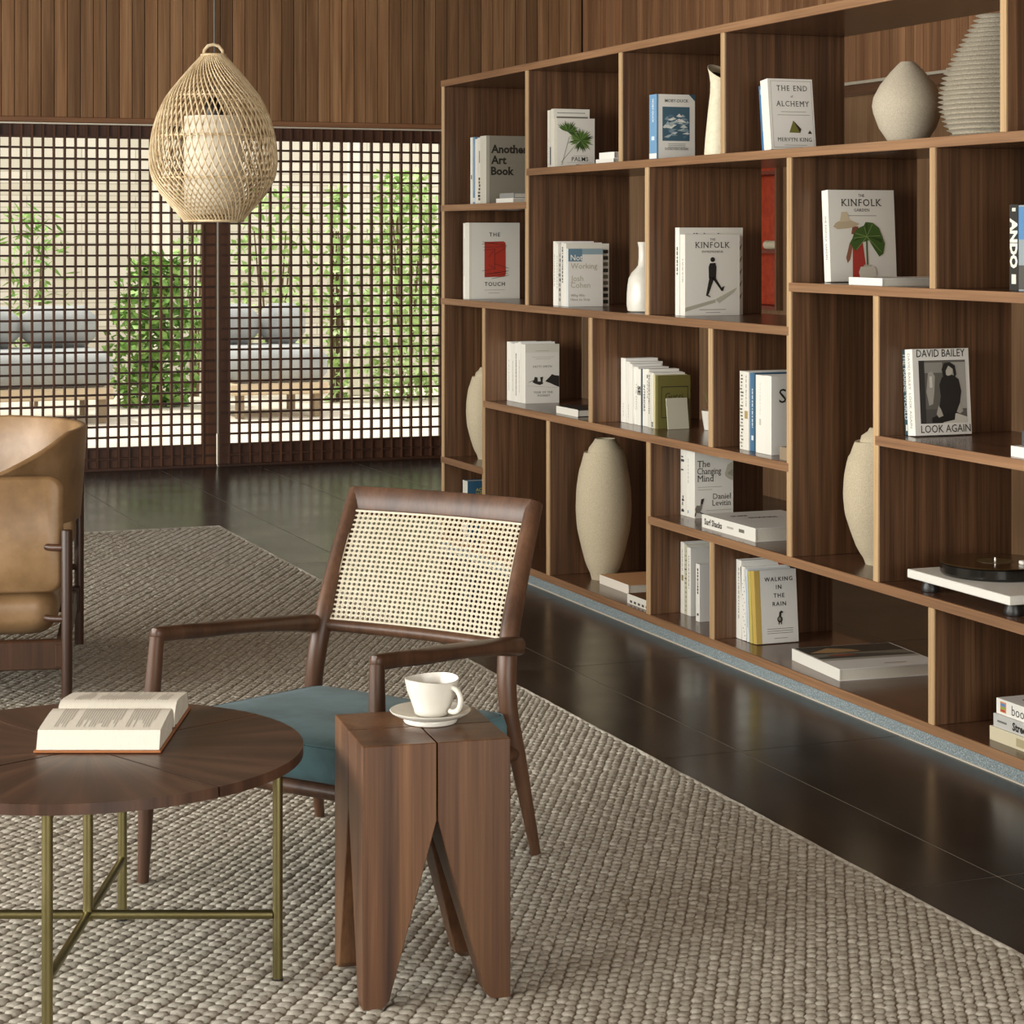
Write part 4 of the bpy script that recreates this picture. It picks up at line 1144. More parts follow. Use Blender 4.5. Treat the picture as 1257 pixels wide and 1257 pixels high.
for k, (lab, th, hh, col, deco) in enumerate((('yellow-green spined book leaning behind the duck cover', .12, .985, '#b7a95c', None), ('pale blue-spined book leaning in the duck cover row', .13, 1.0, '#c8cfd2', 'blue'), ('white book with scattered dots on its spine in the duck cover row', .22, 1.02, '#dedcd3', 'dots'), ('outermost tall white book of the duck cover row', .26, 1.1, '#dfddd4', 'title'))):
    b, p = book(lab, (X - .002, yy, Z8 + .001), Wd * (1.03 if k < 3 else 1.15), T * th, H * hh, col, lean=math.radians(4.2 if k < 2 else (2.5 if k == 2 else 0)))
    if deco == 'blue': p.sband(.2, .9, '#7fa0c0', y0=p.T * .4, y1=p.T * .6)
    if deco == 'dots':
        for q in range(16): p.sband(.06 + q * .05, .075 + q * .05, random.choice(['#b08d4f', '#6a675d', '#7d8a6a', '#3a3832']), y0=p.T * (.15 + .2 * (q % 3)), y1=p.T * (.3 + .2 * (q % 3)))
    if deco == 'title': scribble(p, 5, .008, .9, .3, '#a8a59a'); p.ell(.86, .95, .1, .05, '#a8512f', 1)
    p.done(); yy += T * (th + .03)
# flat photo magazine
_, ya, _ = onx(981, XS + .12)
_, yb, _ = onx(1031, XS + .05)
b, p = book('large flat white book with dark landscape photo on the bottom shelf', (XS + .055, yb + .01, Z8), .34, .036, .34, '#d0cfc6', '#dddbd1', flat=True, rz=math.radians(-4))
p.rect(.02, .98, .66, .99, '#3a352c', 1); p.rect(.02, .98, .45, .66, '#7a7566', 1); p.rect(.02, .98, .36, .45, '#a8a498', 1); p.poly([(.05, .72), (.3, .9), (.5, .8), (.55, .7), (.3, .68)], '#a3845a', 2); p.poly([(.02, .5), (.4, .62), (.98, .5), (.98, .44), (.02, .44)], '#4a4a44', 2); p.ell(.3, .56, .14, .04, '#8a4a32', 3)
p.rect(.5, .72, .12, .14, '#a08c66', 2); p.done()

# stack at the right edge
_, yq, _ = onx(1213, XS + .05)
b, p = book('lowest cream book of the flat stack at the lower right edge', (XS + .055, yq - .27, Z8), .22, .036, .27, '#cfc7aa', '#cfc7aa', flat=True)
p.sband(.1, .55, '#a89d7a', y0=p.T * .2, y1=p.T * .8); p.done()
b, p = book('middle grey book with bold black title in the lower right stack', (XS + .06, yq - .265, Z8 + .0365), .22, .034, .255, '#b9bab5', '#bcbdb8', flat=True)
p.spine('Street Art', .66, .02, '#1d1b18', False, .04, maxl=.6); p.ell(.1, .1, .01, .01, '#8a8a86'); p.sband(.76, .93, '#6a6a66', y0=p.T * .42, y1=p.T * .58); p.done()
b, p = book('top white book with coloured square in the lower right stack', (XS + .068, yq - .262, Z8 + .071), .22, .04, .25, '#d9d8d0', '#e4e3db', flat=True)
p.spine('bookshelf', .72, .026, '#3a3832', False, .0, maxl=.6); p.sband(.82, .93, '#c98a5a', y0=p.T * .15, y1=p.T * .85); p.sband(.84, .92, '#4f7fb0', y0=p.T * .25, y1=p.T * .45, lay=2); p.sband(.84, .92, '#7fa03c', y0=p.T * .48, y1=p.T * .62, lay=2); p.sband(.84, .92, '#a8402c', y0=p.T * .66, y1=p.T * .8, lay=2)
p.rect(.2, .95, .3, .8, '#24211c', 1); p.done()

# ---- turntable
tt = thing('turntable', 'white turntable with a dark record on the right shelf', 'turntable', (3.38, 4.965, Z7))
MB().cbox(-.175, .215, -.245, .25, .034, .058, .002).build('plinth', M['white'], tt)
for sx in (-.13, .17):
    for s_ in (-.2, .2):
        MB().lathe([(.012, 0.0005), (.026, .001), (.028, .012), (.018, .034)], 20, (sx, s_, 0)).build('foot', M['blackmetal'], tt, 40)
MB().lathe([(.1, .058), (.146, .06), (.15, .066), (.15, .088), (.146, .091), (.0, .091)], 56, (.0, .08, 0)).build('platter', plain('#171512', 0.15, 0.0, 0.6), tt, 30)
rec = MB().lathe([(0.0, .0912), (.1495, .0912), (.151, .0925), (.1495, .094), (.0, .094)], 64, (0, .08, 0)).build('record', plain('#3a2a16', 0.16, 0.0, 0.7), tt, 30)
MB().lathe([(0.0, .0942), (.05, .0942), (.05, .0946), (0, .0946)], 36, (0, .08, 0)).build('record_label', plain('#5a4a2c', .4), rec)
MB().lathe([(0.0, .0946), (.004, .0946), (.0035, .104), (0, .105)], 12, (0, .08, 0)).build('spindle', plain('#c9c6bd', .2, 1.0), tt, 30)
MB().tube([(.17, -.19, .085), (.15, -.05, .102), (.06, -.02, .102), (.04, .0, .1)], .0045, 8).build('tonearm', plain('#c9c6bd', .25, .9), tt, 40)
MB().lathe([(.02, .058), (.024, .059), (.022, .09), (.0, .092)], 20, (.17, -.19, 0)).build('arm_base', M['blackmetal'], tt, 40)
MB().cbox(-.012, .012, -.01, .012, .094, .104, .002).build('headshell', M['white'], tt, None, (.04, .0, 0))

# ------------------------------------------------------------------ rug
RZ = 0.010
rug = thing('rug', 'large grey-beige woven wool rug with chunky loops', 'rug', (0, 6, 0))
MB().cbox(-2.4, RUGX, -5.0, RUGY - 6, 0.0005, RZ, 0.004).build('backing', M['rugbase'], rug)
# the loops sit on ropes that fan out slightly towards the near left of the rug
def field(xc, yc):
    return np.tan(np.radians(8 + 16 * np.clip((.05 - xc) / .95, 0, 1.25) * np.clip((7.0 - yc) / 2.4, 0, 1)))
P0 = np.arange(-3.2, 3.0, .0205)
PD = .0275
def walk(sgn, n):
    xc, yc = P0.copy(), np.full(len(P0), 5.0) + (np.arange(len(P0)) % 2) * PD * .5
    out = []
    for k in range(n):
        t_ = field(xc, yc); c_ = 1 / np.sqrt(1 + t_ * t_)
        out.append((xc.copy(), yc.copy(), np.gradient(xc) * c_, np.arctan(t_)))
        xc = xc + sgn * PD * t_ * c_; yc = yc + sgn * PD * c_
    return out
pts_ = walk(1, 232) + walk(-1, 108)[1:]
Xc_, Yc_, Sp_, An_ = [np.concatenate([q[i] for q in pts_]) for i in range(4)]
Xs, Ys = CT * Xc_ + ST * Yc_, -ST * Xc_ + CT * Yc_
keep = (Xs > -0.4) & (Xs < RUGX - .009) & (Ys > 2.4) & (Ys < RUGY - .012)
Xs, Ys, Sp_, An_ = Xs[keep], Ys[keep], Sp_[keep], An_[keep]
nb = len(Xs)
Xs = Xs + rng.normal(0, .0007, nb); Ys = Ys + rng.normal(0, .0014, nb)
Xs = np.minimum(Xs, RUGX - .004 + rng.normal(0, .0012, nb))
ns = 6
ring = np.array([[math.cos(2 * math.pi * k / ns + .3), math.sin(2 * math.pi * k / ns + .3)] for k in range(ns)])
tmpl = np.concatenate([np.c_[ring * 1.0, np.zeros(ns)], np.c_[ring * .84, np.full(ns, .62)], np.c_[ring * .42, np.full(ns, .93)], [[0, 0, 1.0]]])
nv = len(tmpl)
sx_ = Sp_ * .60 * rng.uniform(.92, 1.12, nb); sy_ = .0190 * rng.uniform(.9, 1.12, nb); sz_ = .0074 * rng.uniform(.82, 1.18, nb)
ang = -(TH + An_) - .22 + rng.normal(0, .10, nb)
lx = tmpl[None, :, 0] * sx_[:, None]; ly = tmpl[None, :, 1] * sy_[:, None]; lz = tmpl[None, :, 2] * sz_[:, None] + RZ - .001
ca, sa = np.cos(ang)[:, None], np.sin(ang)[:, None]
V = np.stack([lx * ca - ly * sa + Xs[:, None], lx * sa + ly * ca + Ys[:, None] - 6.0, lz], -1).reshape(-1, 3)
tf = []
for r_ in range(2):
    for k in range(ns):
        a, b_ = r_ * ns + k, r_ * ns + (k + 1) % ns
        tf += [(a, b_, b_ + ns), (a, b_ + ns, a + ns)]
for k in range(ns): tf.append((2 * ns + k, 2 * ns + (k + 1) % ns, 3 * ns))
tf = np.array(tf)
FA = (tf[None] + (np.arange(nb) * nv)[:, None, None]).reshape(-1, 3)
me = bpy.data.meshes.new('wool_loops')
me.vertices.add(len(V)); me.vertices.foreach_set('co', V.astype(np.float32).ravel())
me.loops.add(FA.size); me.loops.foreach_set('vertex_index', FA.astype(np.int32).ravel())
me.polygons.add(len(FA)); me.polygons.foreach_set('loop_start', np.arange(0, FA.size, 3, dtype=np.int32))
me.polygons.foreach_set('use_smooth', np.ones(len(FA), bool))
me.update(calc_edges=True)
tag(link('wool_loops', me, M['wool'], rug), kind='stuff')
bnd = [(RUGX - .006 + random.uniform(-.0012, .0012), -5.0 + (RUGY - .006 + 5.0 - 6.0) * k / 160, RZ + random.uniform(-.001, .001)) for k in range(161)]
bnd += [(RUGX - .006 - 4.8 * k / 60, RUGY - 6.006, RZ) for k in range(1, 61)]
MB().tube(bnd, .0075, 6).build('edge_binding', M['wool'], rug, 60)
ZR = RZ + 0.006                     # where feet rest on the rug

# ------------------------------------------------------------------ coffee table
cx_, cy_ = room(-0.787, 4.008)
tb = thing('coffee_table', 'round walnut coffee table with sunburst top and brass cross legs', 'table', (cx_, cy_, ZR), -TH)
R_, ZTB = .398, .447 - ZR
for k in range(4):
    a0 = math.radians(-45 + 90 * k)
    g = .0022
    n = 24
    ring_ = []
    ga = g / R_
    for i in range(n + 1):
        a = a0 + ga + (math.pi / 2 - 2 * ga) * i / n
        ring_.append((R_ * math.cos(a), R_ * math.sin(a)))
    am = a0 + math.pi / 4
    poly = [(g * 1.414 * math.cos(am), g * 1.414 * math.sin(am))] + ring_
    def ins(q, s_):
        return q
    m_ = MB().prism(poly, 2, ZTB - .019, ZTB)
    m_.build('top_wedge', M['sunburst'], tb, 35)
for k in range(4):
    a = math.pi / 2 * k
    x_, y_ = .352 * math.cos(a), .352 * math.sin(a)
    lg = MB().tube([(x_, y_, .001), (x_, y_, ZTB - .020)], .0095, 20).build('leg', M['brass'], tb, 40)
    MB().tube([(x_, y_, 0), (x_, y_, .004)], .0105, 16).build('foot_glide', M['blackmetal'], lg, 40)
    MB().tube([(0, 0, .122), (x_ * .975, y_ * .975, .122)], .0085, 16).build('cross_bar', M['brass'], tb, 40)
    MB().box(-.012 if k % 2 == 0 else -.014, .012, -.012, .012, 0, .02).f
    u_ = Vector((math.cos(a), math.sin(a), 0)); w_ = Vector((-math.sin(a), math.cos(a), 0)) * .010
    p0, p1 = u_ * .01, u_ * .352
    vv = [tuple(q + w_ * s_ + Vector((0, 0, z_))) for z_ in (ZTB - .034, ZTB - .0195) for q in (p0, p1) for s_ in (-1, 1)]
    MB().add(vv, [(0, 1, 3, 2), (4, 6, 7, 5), (0, 2, 6, 4), (1, 5, 7, 3), (0, 4, 5, 1), (2, 3, 7, 6)]).build('top_support', M['blackmetal'], tb)
MB().tube([(0, 0, .112), (0, 0, ZTB - .020)], .0095, 20).build('centre_post', M['brass'], tb, 40)

# open book on the table
bx, by = room(-.762, 4.15)
ob = thing('open_book', 'thick open book lying face up on the round coffee table', 'book', (bx, by, .4475), -TH)
HWX, PWD = .117, .186
def prof_half(s):
    """cross profile from the spine out to the fore edge (y, z)"""
    top = [(.002, .016), (.008, .033), (.018, .043), (.034, .049), (.06, .0485), (.10, .045), (.14, .041), (.165, .038)]
    edge = [(PWD - .006, .005)]
    bot = [(.03, .005), (.022, .014), (.012, .010), (.004, .006)]
    return [(y * s, z) for y, z in top + edge + bot]
for s in (-1, 1):
    pg = MB().prism(prof_half(s), 0, -HWX + .004, HWX - .004).build('page_block', M['page'], ob, 32)
    cv = MB()
    cv.cbox(-HWX, HWX, min(s * .012, s * PWD), max(s * .012, s * PWD), .0005, .0045, .0008)
    cv.build('cover_board', plain('#9c6238', .5), ob)
    ln_ = MB()
    random.seed(8 + s)
    xx = -HWX + .03
    gaps = {7, 24, 36} if s < 0 else {8, 30}
    i = 0
    while xx < HWX - .022:
        i += 1
        if i in gaps: xx += .012
        y0_, y1_ = (.036, .150 - random.choice([0, 0, 0, .02, .04])) if s < 0 else (.030, .150 - random.choice([0, 0, .03, .05]))
        pts = [y0_ + (y1_ - y0_) * k / 5 for k in range(6)]
        tops = [(.018, .043), (.034, .049), (.06, .0485), (.10, .045), (.14, .041), (.165, .038)]
        zz = [np.interp(q, [a for a, _ in tops], [b_ for _, b_ in tops]) + .0005 for q in pts]
        vv = [(xx + d, s * q, float(z_)) for q, z_ in zip(pts, zz) for d in (0, .0013)]
        ln_.add(vv, [(2 * k, 2 * k + 1, 2 * k + 3, 2 * k + 2) for k in range(5)])
        xx += .0047
    ln_.build('printed_lines', plain('#a3a096', .8), pg, recalc=False)
MB().cbox(-HWX, HWX, -.012, .012, .0005, .0035, .0008).build('spine', plain('#7d4c2b', .5), ob)

# ------------------------------------------------------------------ stool with cup
sx0, sy0 = room(-.170, 4.016)
st = thing('side_stool', 'solid walnut stool of four tapering blocks beside the coffee table', 'stool', (sx0, sy0, ZR), math.radians(15.2) - TH)
HS, ha, g = .486 - ZR, .1365, .0014
zt_, foot_ = .345 - ZR, .048
def block(sx, sy):
    def sq(inner, z, c=.0015):
        xs = sorted((sx * ha, sx * inner)); ys = sorted((sy * ha, sy * inner))
        x0, x1 = xs; y0, y1 = ys
        return [(x0 + c, y0, z), (x1 - c, y0, z), (x1, y0 + c, z), (x1, y1 - c, z), (x1 - c, y1, z), (x0 + c, y1, z), (x0, y1 - c, z), (x0, y0 + c, z)]
    L = [sq(ha - foot_ + .012, 0.0), sq(ha - foot_, .012), sq(g, zt_), sq(g, HS - .0015), ]
    top = [(p[0] + (.0015 if p[0] < (L[3][0][0] + L[3][1][0]) / 2 else -.0015), p[1] + (.0015 if p[1] < (L[3][0][1] + L[3][5][1]) / 2 else -.0015), HS) for p in L[3]]
    return MB().loft(L + [top])
for sx in (-1, 1):
    for sy_b in (-1, 1):
        block(sx, sy_b).build('leg_block', M['stool'], st, 25)

cxp, cyp = room(-.153, 4.05)
sa_ = thing('saucer', 'cream ceramic saucer under the cup on the stool', 'saucer', (cxp, cyp, .4865), 0)
MB().lathe([(.03, 0), (.049, .0005), (.051, .004), (.05, .009), (.062, .013), (.074, .019), (.0765, .0225), (.075, .0235), (.06, .0165), (.045, .0125), (.03, .0115), (0, .0115)], 48).build('dish', M['ceramic'], sa_, 50)
cu = thing('coffee_cup', 'cream ceramic cup of coffee with round handle on the stool', 'cup', (cxp + .004, cyp + .003, .4865 + .0125), 0)
def wob(p):
    a = math.atan2(p[1], p[0]); k = 1 + .012 * math.sin(3 * a + 1) * (p[2] / .065)
    return (p[0] * k, p[1] * k, p[2] + .0016 * math.sin(2 * a + .5) * (p[2] / .065))
MB().lathe([(.015, 0), (.030, .0005), (.033, .004), (.0345, .012), (.041, .03), (.0475, .047), (.0505, .062), (.0515, .068), (.0495, .0685), (.0475, .062), (.044, .046), (.036, .028), (.028, .012), (0, .008)], 44, fn=wob).build('body', M['ceramic'], cu, 60)
MB().lathe([(0, .0485), (.0446, .049), (.0446, .0496), (0, .05)], 36).build('coffee', plain('#3a2413', .15), cu, 30)
ha_ = math.radians(-38) - TH
hp = []
for k in range(13):
    a = math.radians(105 - 215 * k / 12)
    hp.append(((.050 + .020 * math.cos(a)) , .034 + .0225 * math.sin(a)))
MB().tube([(r_ * math.cos(ha_), r_ * math.sin(ha_), z_) for r_, z_ in hp], [.0052] * 13, 12).build('handle', M['ceramic'], cu, 60)

# ------------------------------------------------------------------ armchair with cane back
ax_, ay_ = room(-.369, 4.715)
ch = thing('armchair', 'walnut armchair with cane back and teal seat cushion', 'chair', (ax_, ay_, ZR), math.radians(-31.6) - TH)
CW = M['chairwood']
def lerp(a, b, t): return tuple(a[i] + (b[i] - a[i]) * t for i in range(3))
def smooth_path(pts, n=6):
    """Catmull-Rom through the points"""
    P = [Vector(pts[0]) * 2 - Vector(pts[1])] + [Vector(p) for p in pts] + [Vector(pts[-1]) * 2 - Vector(pts[-2])]
    out = []
    for i in range(1, len(P) - 2):
        for k in range(n):
            t = k / n
            a, b_, c_, d_ = P[i - 1], P[i], P[i + 1], P[i + 2]
            out.append(tuple(0.5 * ((2 * b_) + (-a + c_) * t + (2 * a - 5 * b_ + 4 * c_ - d_) * t * t + (-a + 3 * b_ - 3 * c_ + d_) * t ** 3)))
    out.append(tuple(P[-2]))
    return out
ZJ = .467                              # arm joint on the rear uprights
for s in (-1, 1):
    # front leg runs up to the arm
    MB().tube([(s * .305, -.305, 0), (s * .300, -.298, .22), (s * .294, -.288, .40), (s * .288, -.28, .523)], [.012, .0185, .018, .0155], 18).build('front_leg', CW, ch, 50)
    pts = smooth_path([(s * .300, .318, 0), (s * .284, .275, .20), (s * .268, .252, .34), (s * .257, .270, ZJ), (s * .254 - .014, .345, .605), (s * .251 - .031, .445, .763)], 5)
    rad = np.interp(np.linspace(0, 1, len(pts)), [0, .25, .5, .62, .8, 1], [.0115, .0195, .0225, .0225, .0215, .020])
    MB().tube(pts, list(rad), 18).build('rear_upright', CW, ch, 50)
    # arm: round at the front, flattening into a paddle, ending in a rounded knob
    loops = []
    for t, hw, hh, dx_, dz_ in ((0, .004, .006, 0, 0), (.006, .0125, .014, 0, 0), (.03, .0155, .0165, 0, 0), (.14, .0155, .0165, 0, .001), (.22, .018, .017, .001, .001), (.30, .028, .016, .004, .001), (.42, .034, .0155, .006, .003), (.6, .034, .0155, .006, .003), (.78, .031, .0175, .004, .001), (.92, .026, .021, .002, -.002), (1.0, .023, .021, 0, -.003), (1.03, .012, .012, 0, -.004), (1.045, .004, .004, 0, -.004)):
        c_ = Vector(lerp((s * .288, -.292, .528), (s * .271, .285, .470), t)) + Vector((s * dx_, 0, dz_))
        lp = []
        for k in range(16):
            a = 2 * math.pi * k / 16
            ca_, sa__ = math.cos(a), math.sin(a)
            lp.append((c_.x + hw * math.copysign(abs(ca_) ** .75, ca_), c_.y, c_.z + hh * math.copysign(abs(sa__) ** .75, sa__)))
        loops.append(lp)
    MB().loft(loops).build('armrest', CW, ch, 60)
    MB().tube([(s * .298, -.294, .256), (s * .279, .262, .234)], .0165, 14).build('side_rail', CW, ch, 50)
def back_pt(x_, h_):
    """point on the curved back: x across, h_ 0..1 up the back"""
    y_ = .270 + (.445 - .270) * (h_ * .72 + .28 * h_ * h_)
    z_ = ZJ + (.763 - ZJ) * h_
    return (x_ - .031 * h_, y_ + .020 * (1 - (x_ / .255) ** 2), z_)
# top rail, bottom rail
loops = []
for k in range(17):
    x_ = -.250 + .500 * k / 16
    hw = .030; c_ = back_pt(x_, .925)
    ed = abs(x_) / .262
    lp = []
    for q in range(12):
        a = 2 * math.pi * q / 12
        u_, w_ = math.cos(a), math.sin(a)
        u_ = math.copysign(abs(u_) ** .7, u_); w_ = math.copysign(abs(w_) ** .7, w_)
        lp.append((c_[0], c_[1] + .013 * u_ + .018 * w_ * .5 , c_[2] + .034 * w_ - .006 * u_))
    loops.append(lp)
MB().loft(loops).build('top_rail', CW, ch, 50)
MB().tube([back_pt(-.255 + .51 * k / 14, .0) for k in range(15)], .0145, 14).build('back_rail', CW, ch, 50)
MB().tube([(-.299, -.297, .257), (.299, -.297, .257)], .0165, 14).build('front_rail', CW, ch, 50)
MB().tube([(-.283, .262, .235), (.283, .262, .235)], .0155, 14).build('rear_rail', CW, ch, 50)
# cane panel: a sheet pierced by a grid of eight-sided holes
cm = MB()
nxh, nzh = 36, 23
def cp(i, j, off):
    x_ = -.236 + .472 * i / nxh; h_ = .045 + .80 * j / nzh
    p_ = Vector(back_pt(x_, h_)); return p_ + Vector((0, -.004 + off, .002))
for i in range(nxh):
    for j in range(nzh):
        def q(u_, w_, off): return tuple(cp(i + u_, j + w_, off))
        base = len(cm.v); rh = .335
        edge_cell = False
        sq = [(0, 0), (.5, 0), (1, 0), (1, .5), (1, 1), (.5, 1), (0, 1), (0, .5)]
        oc = [(.5 + rh * 1.05 * math.cos(a), .5 + rh * 1.05 * math.sin(a)) for a in [math.radians(225 + 45 * k) for k in range(8)]]
        vs_ = [q(*s_, 0.0) for s_ in sq] + [q(*s_, 0.0) for s_ in oc] + [q(*s_, .0022) for s_ in oc]
        fs_ = [(k, (k + 1) % 8, 8 + (k + 1) % 8, 8 + k) for k in range(8)] + [(8 + k, 8 + (k + 1) % 8, 16 + (k + 1) % 8, 16 + k) for k in range(8)]
        cm.add(vs_, fs_)
        vs_ = [q(*s_, .0022) for s_ in sq] + [q(*s_, .0022) for s_ in oc]
        cm.add(vs_, [(8 + k, 8 + (k + 1) % 8, (k + 1) % 8, k) for k in range(8)])
cane = cm.build('cane_panel', M['cane'], ch, recalc=False)
# woven strand ridges over the sheet
sm = MB()
def strand(a, b_, off, w_=.0007):
    n = 10
    P_ = [cp(a[0] + (b_[0] - a[0]) * k / n, a[1] + (b_[1] - a[1]) * k / n, off) for k in range(n + 1)]
    sm.tube(P_, w_, 4, cap=False)
for i in range(nxh + 1): strand((i, 0), (i, nzh), -.0008)
for j in range(nzh + 1): strand((0, j), (nxh, j), -.0012)
tag(sm.build('cane_strands', M['cane'], cane, recalc=False), kind='stuff')
bd = MB()
for a, b_ in (((0, 0), (nxh, 0)), ((0, nzh), (nxh, nzh)), ((0, 0), (0, nzh)), ((nxh, 0), (nxh, nzh))):
    bd.tube([cp(a[0] + (b_[0] - a[0]) * k / 12, a[1] + (b_[1] - a[1]) * k / 12, -.001) for k in range(13)], .0028, 8)
bd.build('cane_border', M['cane'], cane)
# seat cushion
loops = []
def seat_loop(z_, inset):
    pts = []
    c_ = [(-.284, -.318), (.292, -.318), (.296, .216), (-.258, .250)]
    n = 8; r_ = .034
    for k, (sx, sy_) in enumerate(((-1, -1), (1, -1), (1, 1), (-1, 1))):
        cx2, cy2 = c_[k][0] - sx * (r_ + inset), c_[k][1] - sy_ * (r_ + inset)
        a0 = [math.pi, 1.5 * math.pi, 0, .5 * math.pi][k]
        for q in range(n):
            a = a0 + (math.pi / 2) * q / (n - 1)
            x_, y_ = cx2 + r_ * math.cos(a), cy2 + r_ * math.sin(a)
            pts.append((x_, y_, .259 + (z_ - .235) * .85 + (-y_) * .044))
    return pts
for z_, i_ in ((.235, .02), (.243, .004), (.262, -.004), (.300, -.004), (.320, .0), (.331, .010), (.337, .030), (.342, .07), (.345, .13), (.346, .19)):
    loops.append(seat_loop(z_, i_))
cush = MB().loft(loops).build('seat_cushion', M['teal'], ch, 60)
MB().tube([Vector(p_) + Vector((0, 0, .001)) for p_ in seat_loop(.3255, .003)], .0032, 8, closed=True).build('piping', M['teal'], cush, 60)

# ------------------------------------------------------------------ leather chair at the left edge
n_, f_ = Vector((1.067, 6.343)), Vector((1.275, 7.335))
mid = (n_ + f_) / 2
lc = thing('leather_chair', 'tan leather tub chair with dark wooden posts at the left edge', 'chair', (mid.x, mid.y, ZR), math.atan2((f_ - n_).y, (f_ - n_).x) - math.pi / 2)
# local: +y towards the far post, -x towards the chair's front
hw_ = (f_ - n_).length / 2
LE, DW = M['leather'], M['darkwood']
for yy_, ht in ((-hw_, .522), (hw_, .585)):
    MB().tube([(0, yy_, 0), (0, yy_, ht - .004), (0, yy_, ht)], [.0155, .0165, .015], 18).build('post', DW, lc, 50)
    MB().tube([(-.72, yy_, 0), (-.72, yy_, .5)], .0165, 16).build('post', DW, lc, 50)
MB().cbox(-.72, .005, -hw_ + .002, -hw_ + .04, .115, .20, .004).build('apron', DW, lc)
MB().cbox(-.72, .005, hw_ - .04, hw_ - .002, .115, .20, .004).build('apron', DW, lc)
MB().cbox(-.035, -.005, -hw_, hw_, .12, .19, .004).build('apron', DW, lc)
MB().cbox(-.735, -.705, -hw_, hw_, .12, .19, .004).build('apron', DW, lc)
def slab(poly, ax, d0, d1, r_=.012):
    """rounded-edge slab from a 2d outline"""
    cx2 = sum(q[0] for q in poly) / len(poly); cy2 = sum(q[1] for q in poly) / len(poly)
    def sh(i_):
        out = []
        for q in poly:
            d = Vector((q[0] - cx2, q[1] - cy2)); l_ = d.length
            d = d * ((l_ - i_) / l_); out.append((cx2 + d.x, cy2 + d.y))
        return out
    def p3(q, d):
        q = list(q); q.insert(ax, d); return tuple(q)
    Ls = []
    for t_ in (0, .3, .7, 1): Ls.append([p3(q, d0 + r_ * t_) for q in sh(r_ * (1 - math.sin(math.pi / 2 * t_)))])
    for t_ in (1, .7, .3, 0): Ls.append([p3(q, d1 - r_ * t_) for q in sh(r_ * (1 - math.sin(math.pi / 2 * t_)))])
    return MB().loft(Ls)
def rrect(x0, x1, z0, z1, r_, n=6):
    out = []
    for cx2, cz2, a0 in ((x1 - r_, z1 - r_, 0), (x0 + r_, z1 - r_, 90), (x0 + r_, z0 + r_, 180), (x1 - r_, z0 + r_, 270)):
        for k in range(n + 1):
            a = math.radians(a0 + 90 * k / n); out.append((cx2 + r_ * math.cos(a), cz2 + r_ * math.sin(a)))
    return out
for s in (-1, 1):
    y_a = s * (hw_ - .045)
    slab(rrect(-.66, -.012, .335, .675, .04), 1, y_a - .022, y_a + .022, .016).build('arm_panel', LE, lc, 50)
    for z_ in (.262, .47):
        MB().tube([(-.005, s * hw_, z_), (-.045, s * (hw_ - .012), z_), (-.06, s * (hw_ - .03), z_)], .0105, 12).build('pin', DW, lc, 50)
ct_ = slab(rrect(-.70, -.03, -hw_ + .05, hw_ - .05, .08), 2, .205, .345, .05).build('seat_cushion', LE, lc, 60)
for yy_ in (-.25, .0, .25):
    MB().tube([(-.70, yy_, .3455), (-.03, yy_, .3455)], .002, 6).build('seam', plain('#7d5a34', .6), ct_)
# tub back: a flaring band of leather, high behind and sloping down along the arms
loops = []
N_ = 40
for k in range(N_ + 1):
    t_ = -1 + 2 * k / N_
    a = t_ * math.radians(122)
    rb, rt = .395, .415
    zt2 = .785 - (float(np.interp(-a, [0, .45, 1.1, 1.6, 2.2], [0, .005, .105, .17, .18])) if a < 0 else .03 * max(0, a - 1.2))
    def pp(r_, z_):
        return (-.385 + r_ * 1.0 * math.cos(a), r_ * 1.06 * math.sin(a), z_)
    th_ = .013
    loops.append([pp(rb + th_, .50), pp((rb + rt) / 2 + th_, .64), pp(rt + th_, zt2 - .006), pp(rt + th_ * .6, zt2), pp(rt - th_ * .6, zt2), pp(rt - th_, zt2 - .006), pp((rb + rt) / 2 - th_, .64), pp(rb - th_, .50)])
MB().loft(loops).build('tub_back', LE, lc, 50)

# ------------------------------------------------------------------ pendant lamp
YP = 8.0; SP = F / YP
px_, py_ = room((262 - PX) / F * YP, YP)
def pz(y): return HC + (PY - y) / SP
zb_ = pz(271.5)
lamp = thing('pendant_lamp', 'teardrop rattan pendant lamp with white inner shade hanging from above', 'lamp', (px_, py_, zb_))
yk = [67, 90, 119, 140, 159, 180, 199, 219, 239, 255, 264, 271.5]
hk = [13, 34, 57.5, 67.5, 73.5, 77, 78, 75, 63.5, 49.5, 41, 35.5]
zk = [pz(q) - zb_ for q in yk][::-1]; rk = [q / SP for q in hk][::-1]
HP = zk[-1]
def rr_(z_): return float(np.interp(z_, zk, rk))
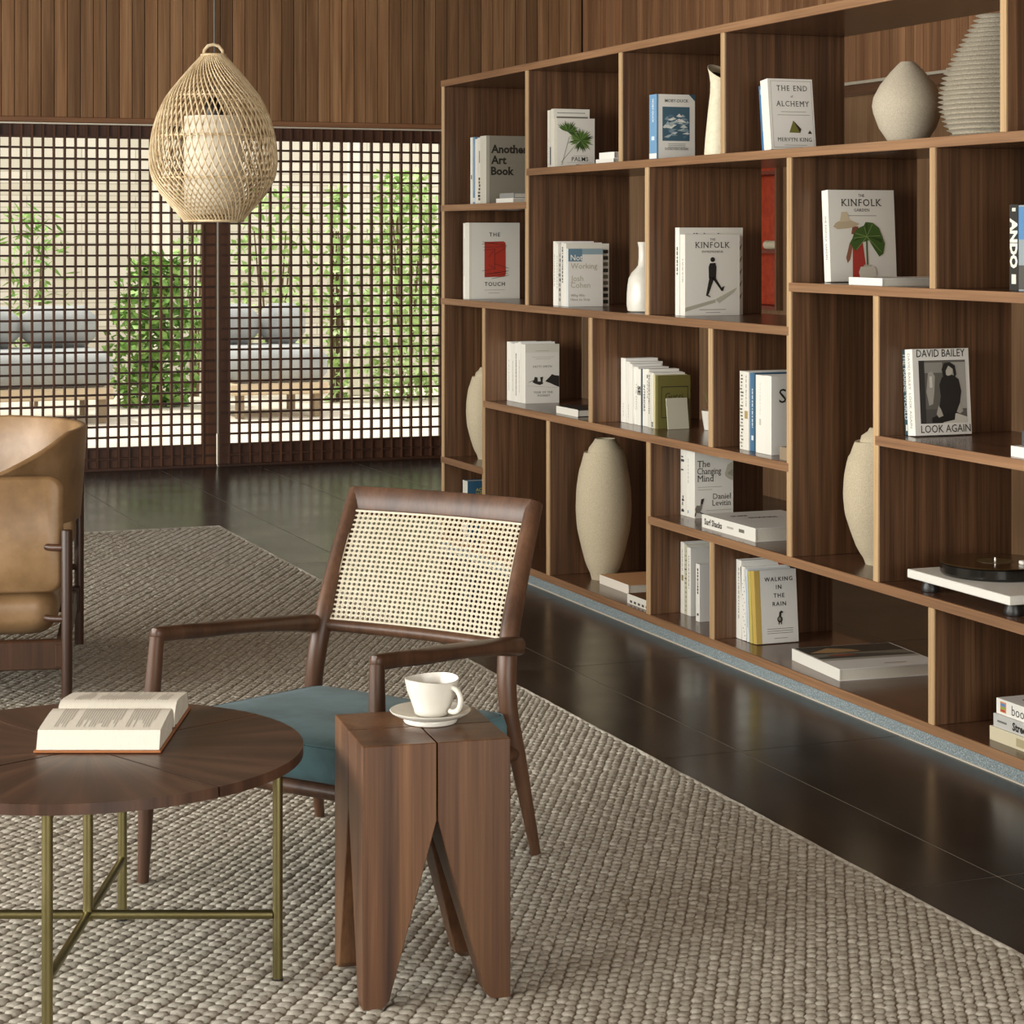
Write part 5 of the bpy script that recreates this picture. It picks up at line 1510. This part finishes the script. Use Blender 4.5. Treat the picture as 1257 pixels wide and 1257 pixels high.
# smooth the profile a little
_zz = np.linspace(0, HP, 60); _rr = np.array([rr_(z_) for z_ in _zz])
for _ in range(3): _rr[1:-1] = (_rr[:-2] + 2 * _rr[1:-1] + _rr[2:]) / 4
def rs(z_): return float(np.interp(z_, _zz, _rr))
def helix(turn, dr):
    P_ = []
    for k in range(37):
        t_ = k / 36; z_ = HP * t_
        a = turn * (t_ + .09 * math.sin(2 * math.pi * t_))
        P_.append(((rs(z_) + dr) * math.cos(a), (rs(z_) + dr) * math.sin(a), z_))
    return P_
h1 = MB().tube(helix(math.radians(-95), 0.0), .0031, 6).mesh('rattan_strand', 60); h1.materials.append(M['rattan'])
h2 = MB().tube(helix(math.radians(95), -.008), .0027, 6).mesh('rattan_strand', 60); h2.materials.append(M['rattan'])
NS = 56
for k in range(NS):
    link('rattan_strand', h1, None, lamp, (0, 0, 0), (0, 0, 2 * math.pi * k / NS))
    link('rattan_strand', h2, None, lamp, (0, 0, 0), (0, 0, 2 * math.pi * (k + .5) / NS))
for yq, d_, w_ in ((271, 0, .005), (219, -.009, .0045), (168, -.009, .0045), (119, -.009, .0045), (68, 0, .006)):
    z_ = pz(yq) - zb_
    MB().tube([((rs(min(max(z_, 0), HP)) + d_) * math.cos(2 * math.pi * k / 40), (rs(min(max(z_, 0), HP)) + d_) * math.sin(2 * math.pi * k / 40), z_) for k in range(40)], w_, 8, closed=True).build('hoop', M['rattan'], lamp, 60)
zq = pz(143) - zb_
MB().lathe([(.098, .025), (.108, .024), (.108, zq), (.098, zq), (.104, zq - .004), (.104, .028)], 44).build('inner_shade', M['shade'], lamp, 50)
MB().lathe([(0, zq + .0), (.104, zq - .002), (.104, zq - .006), (0, zq - .006)], 40).build('shade_cap', M['shade'], lamp, 40)
MB().lathe([(.0, zq), (.035, zq + .001), (.04, zq + .03), (.03, zq + .05), (.012, zq + .07), (0, zq + .075)], 20).build('socket', M['blackmetal'], lamp, 40)
MB().tube([(-.036, 0, HP - .004), (-.034, 0, HP + .015), (-.02, 0, HP + .032), (0, 0, HP + .037), (.02, 0, HP + .032), (.034, 0, HP + .015), (.036, 0, HP - .004)], .0065, 10).build('carry_loop', M['rattan'], lamp, 60)
MB().tube([(0.004, 0, zq + .07), (.004, 0, ZC - zb_)], .0038, 8).build('cord', plain('#4a463f', .6), lamp, 60)
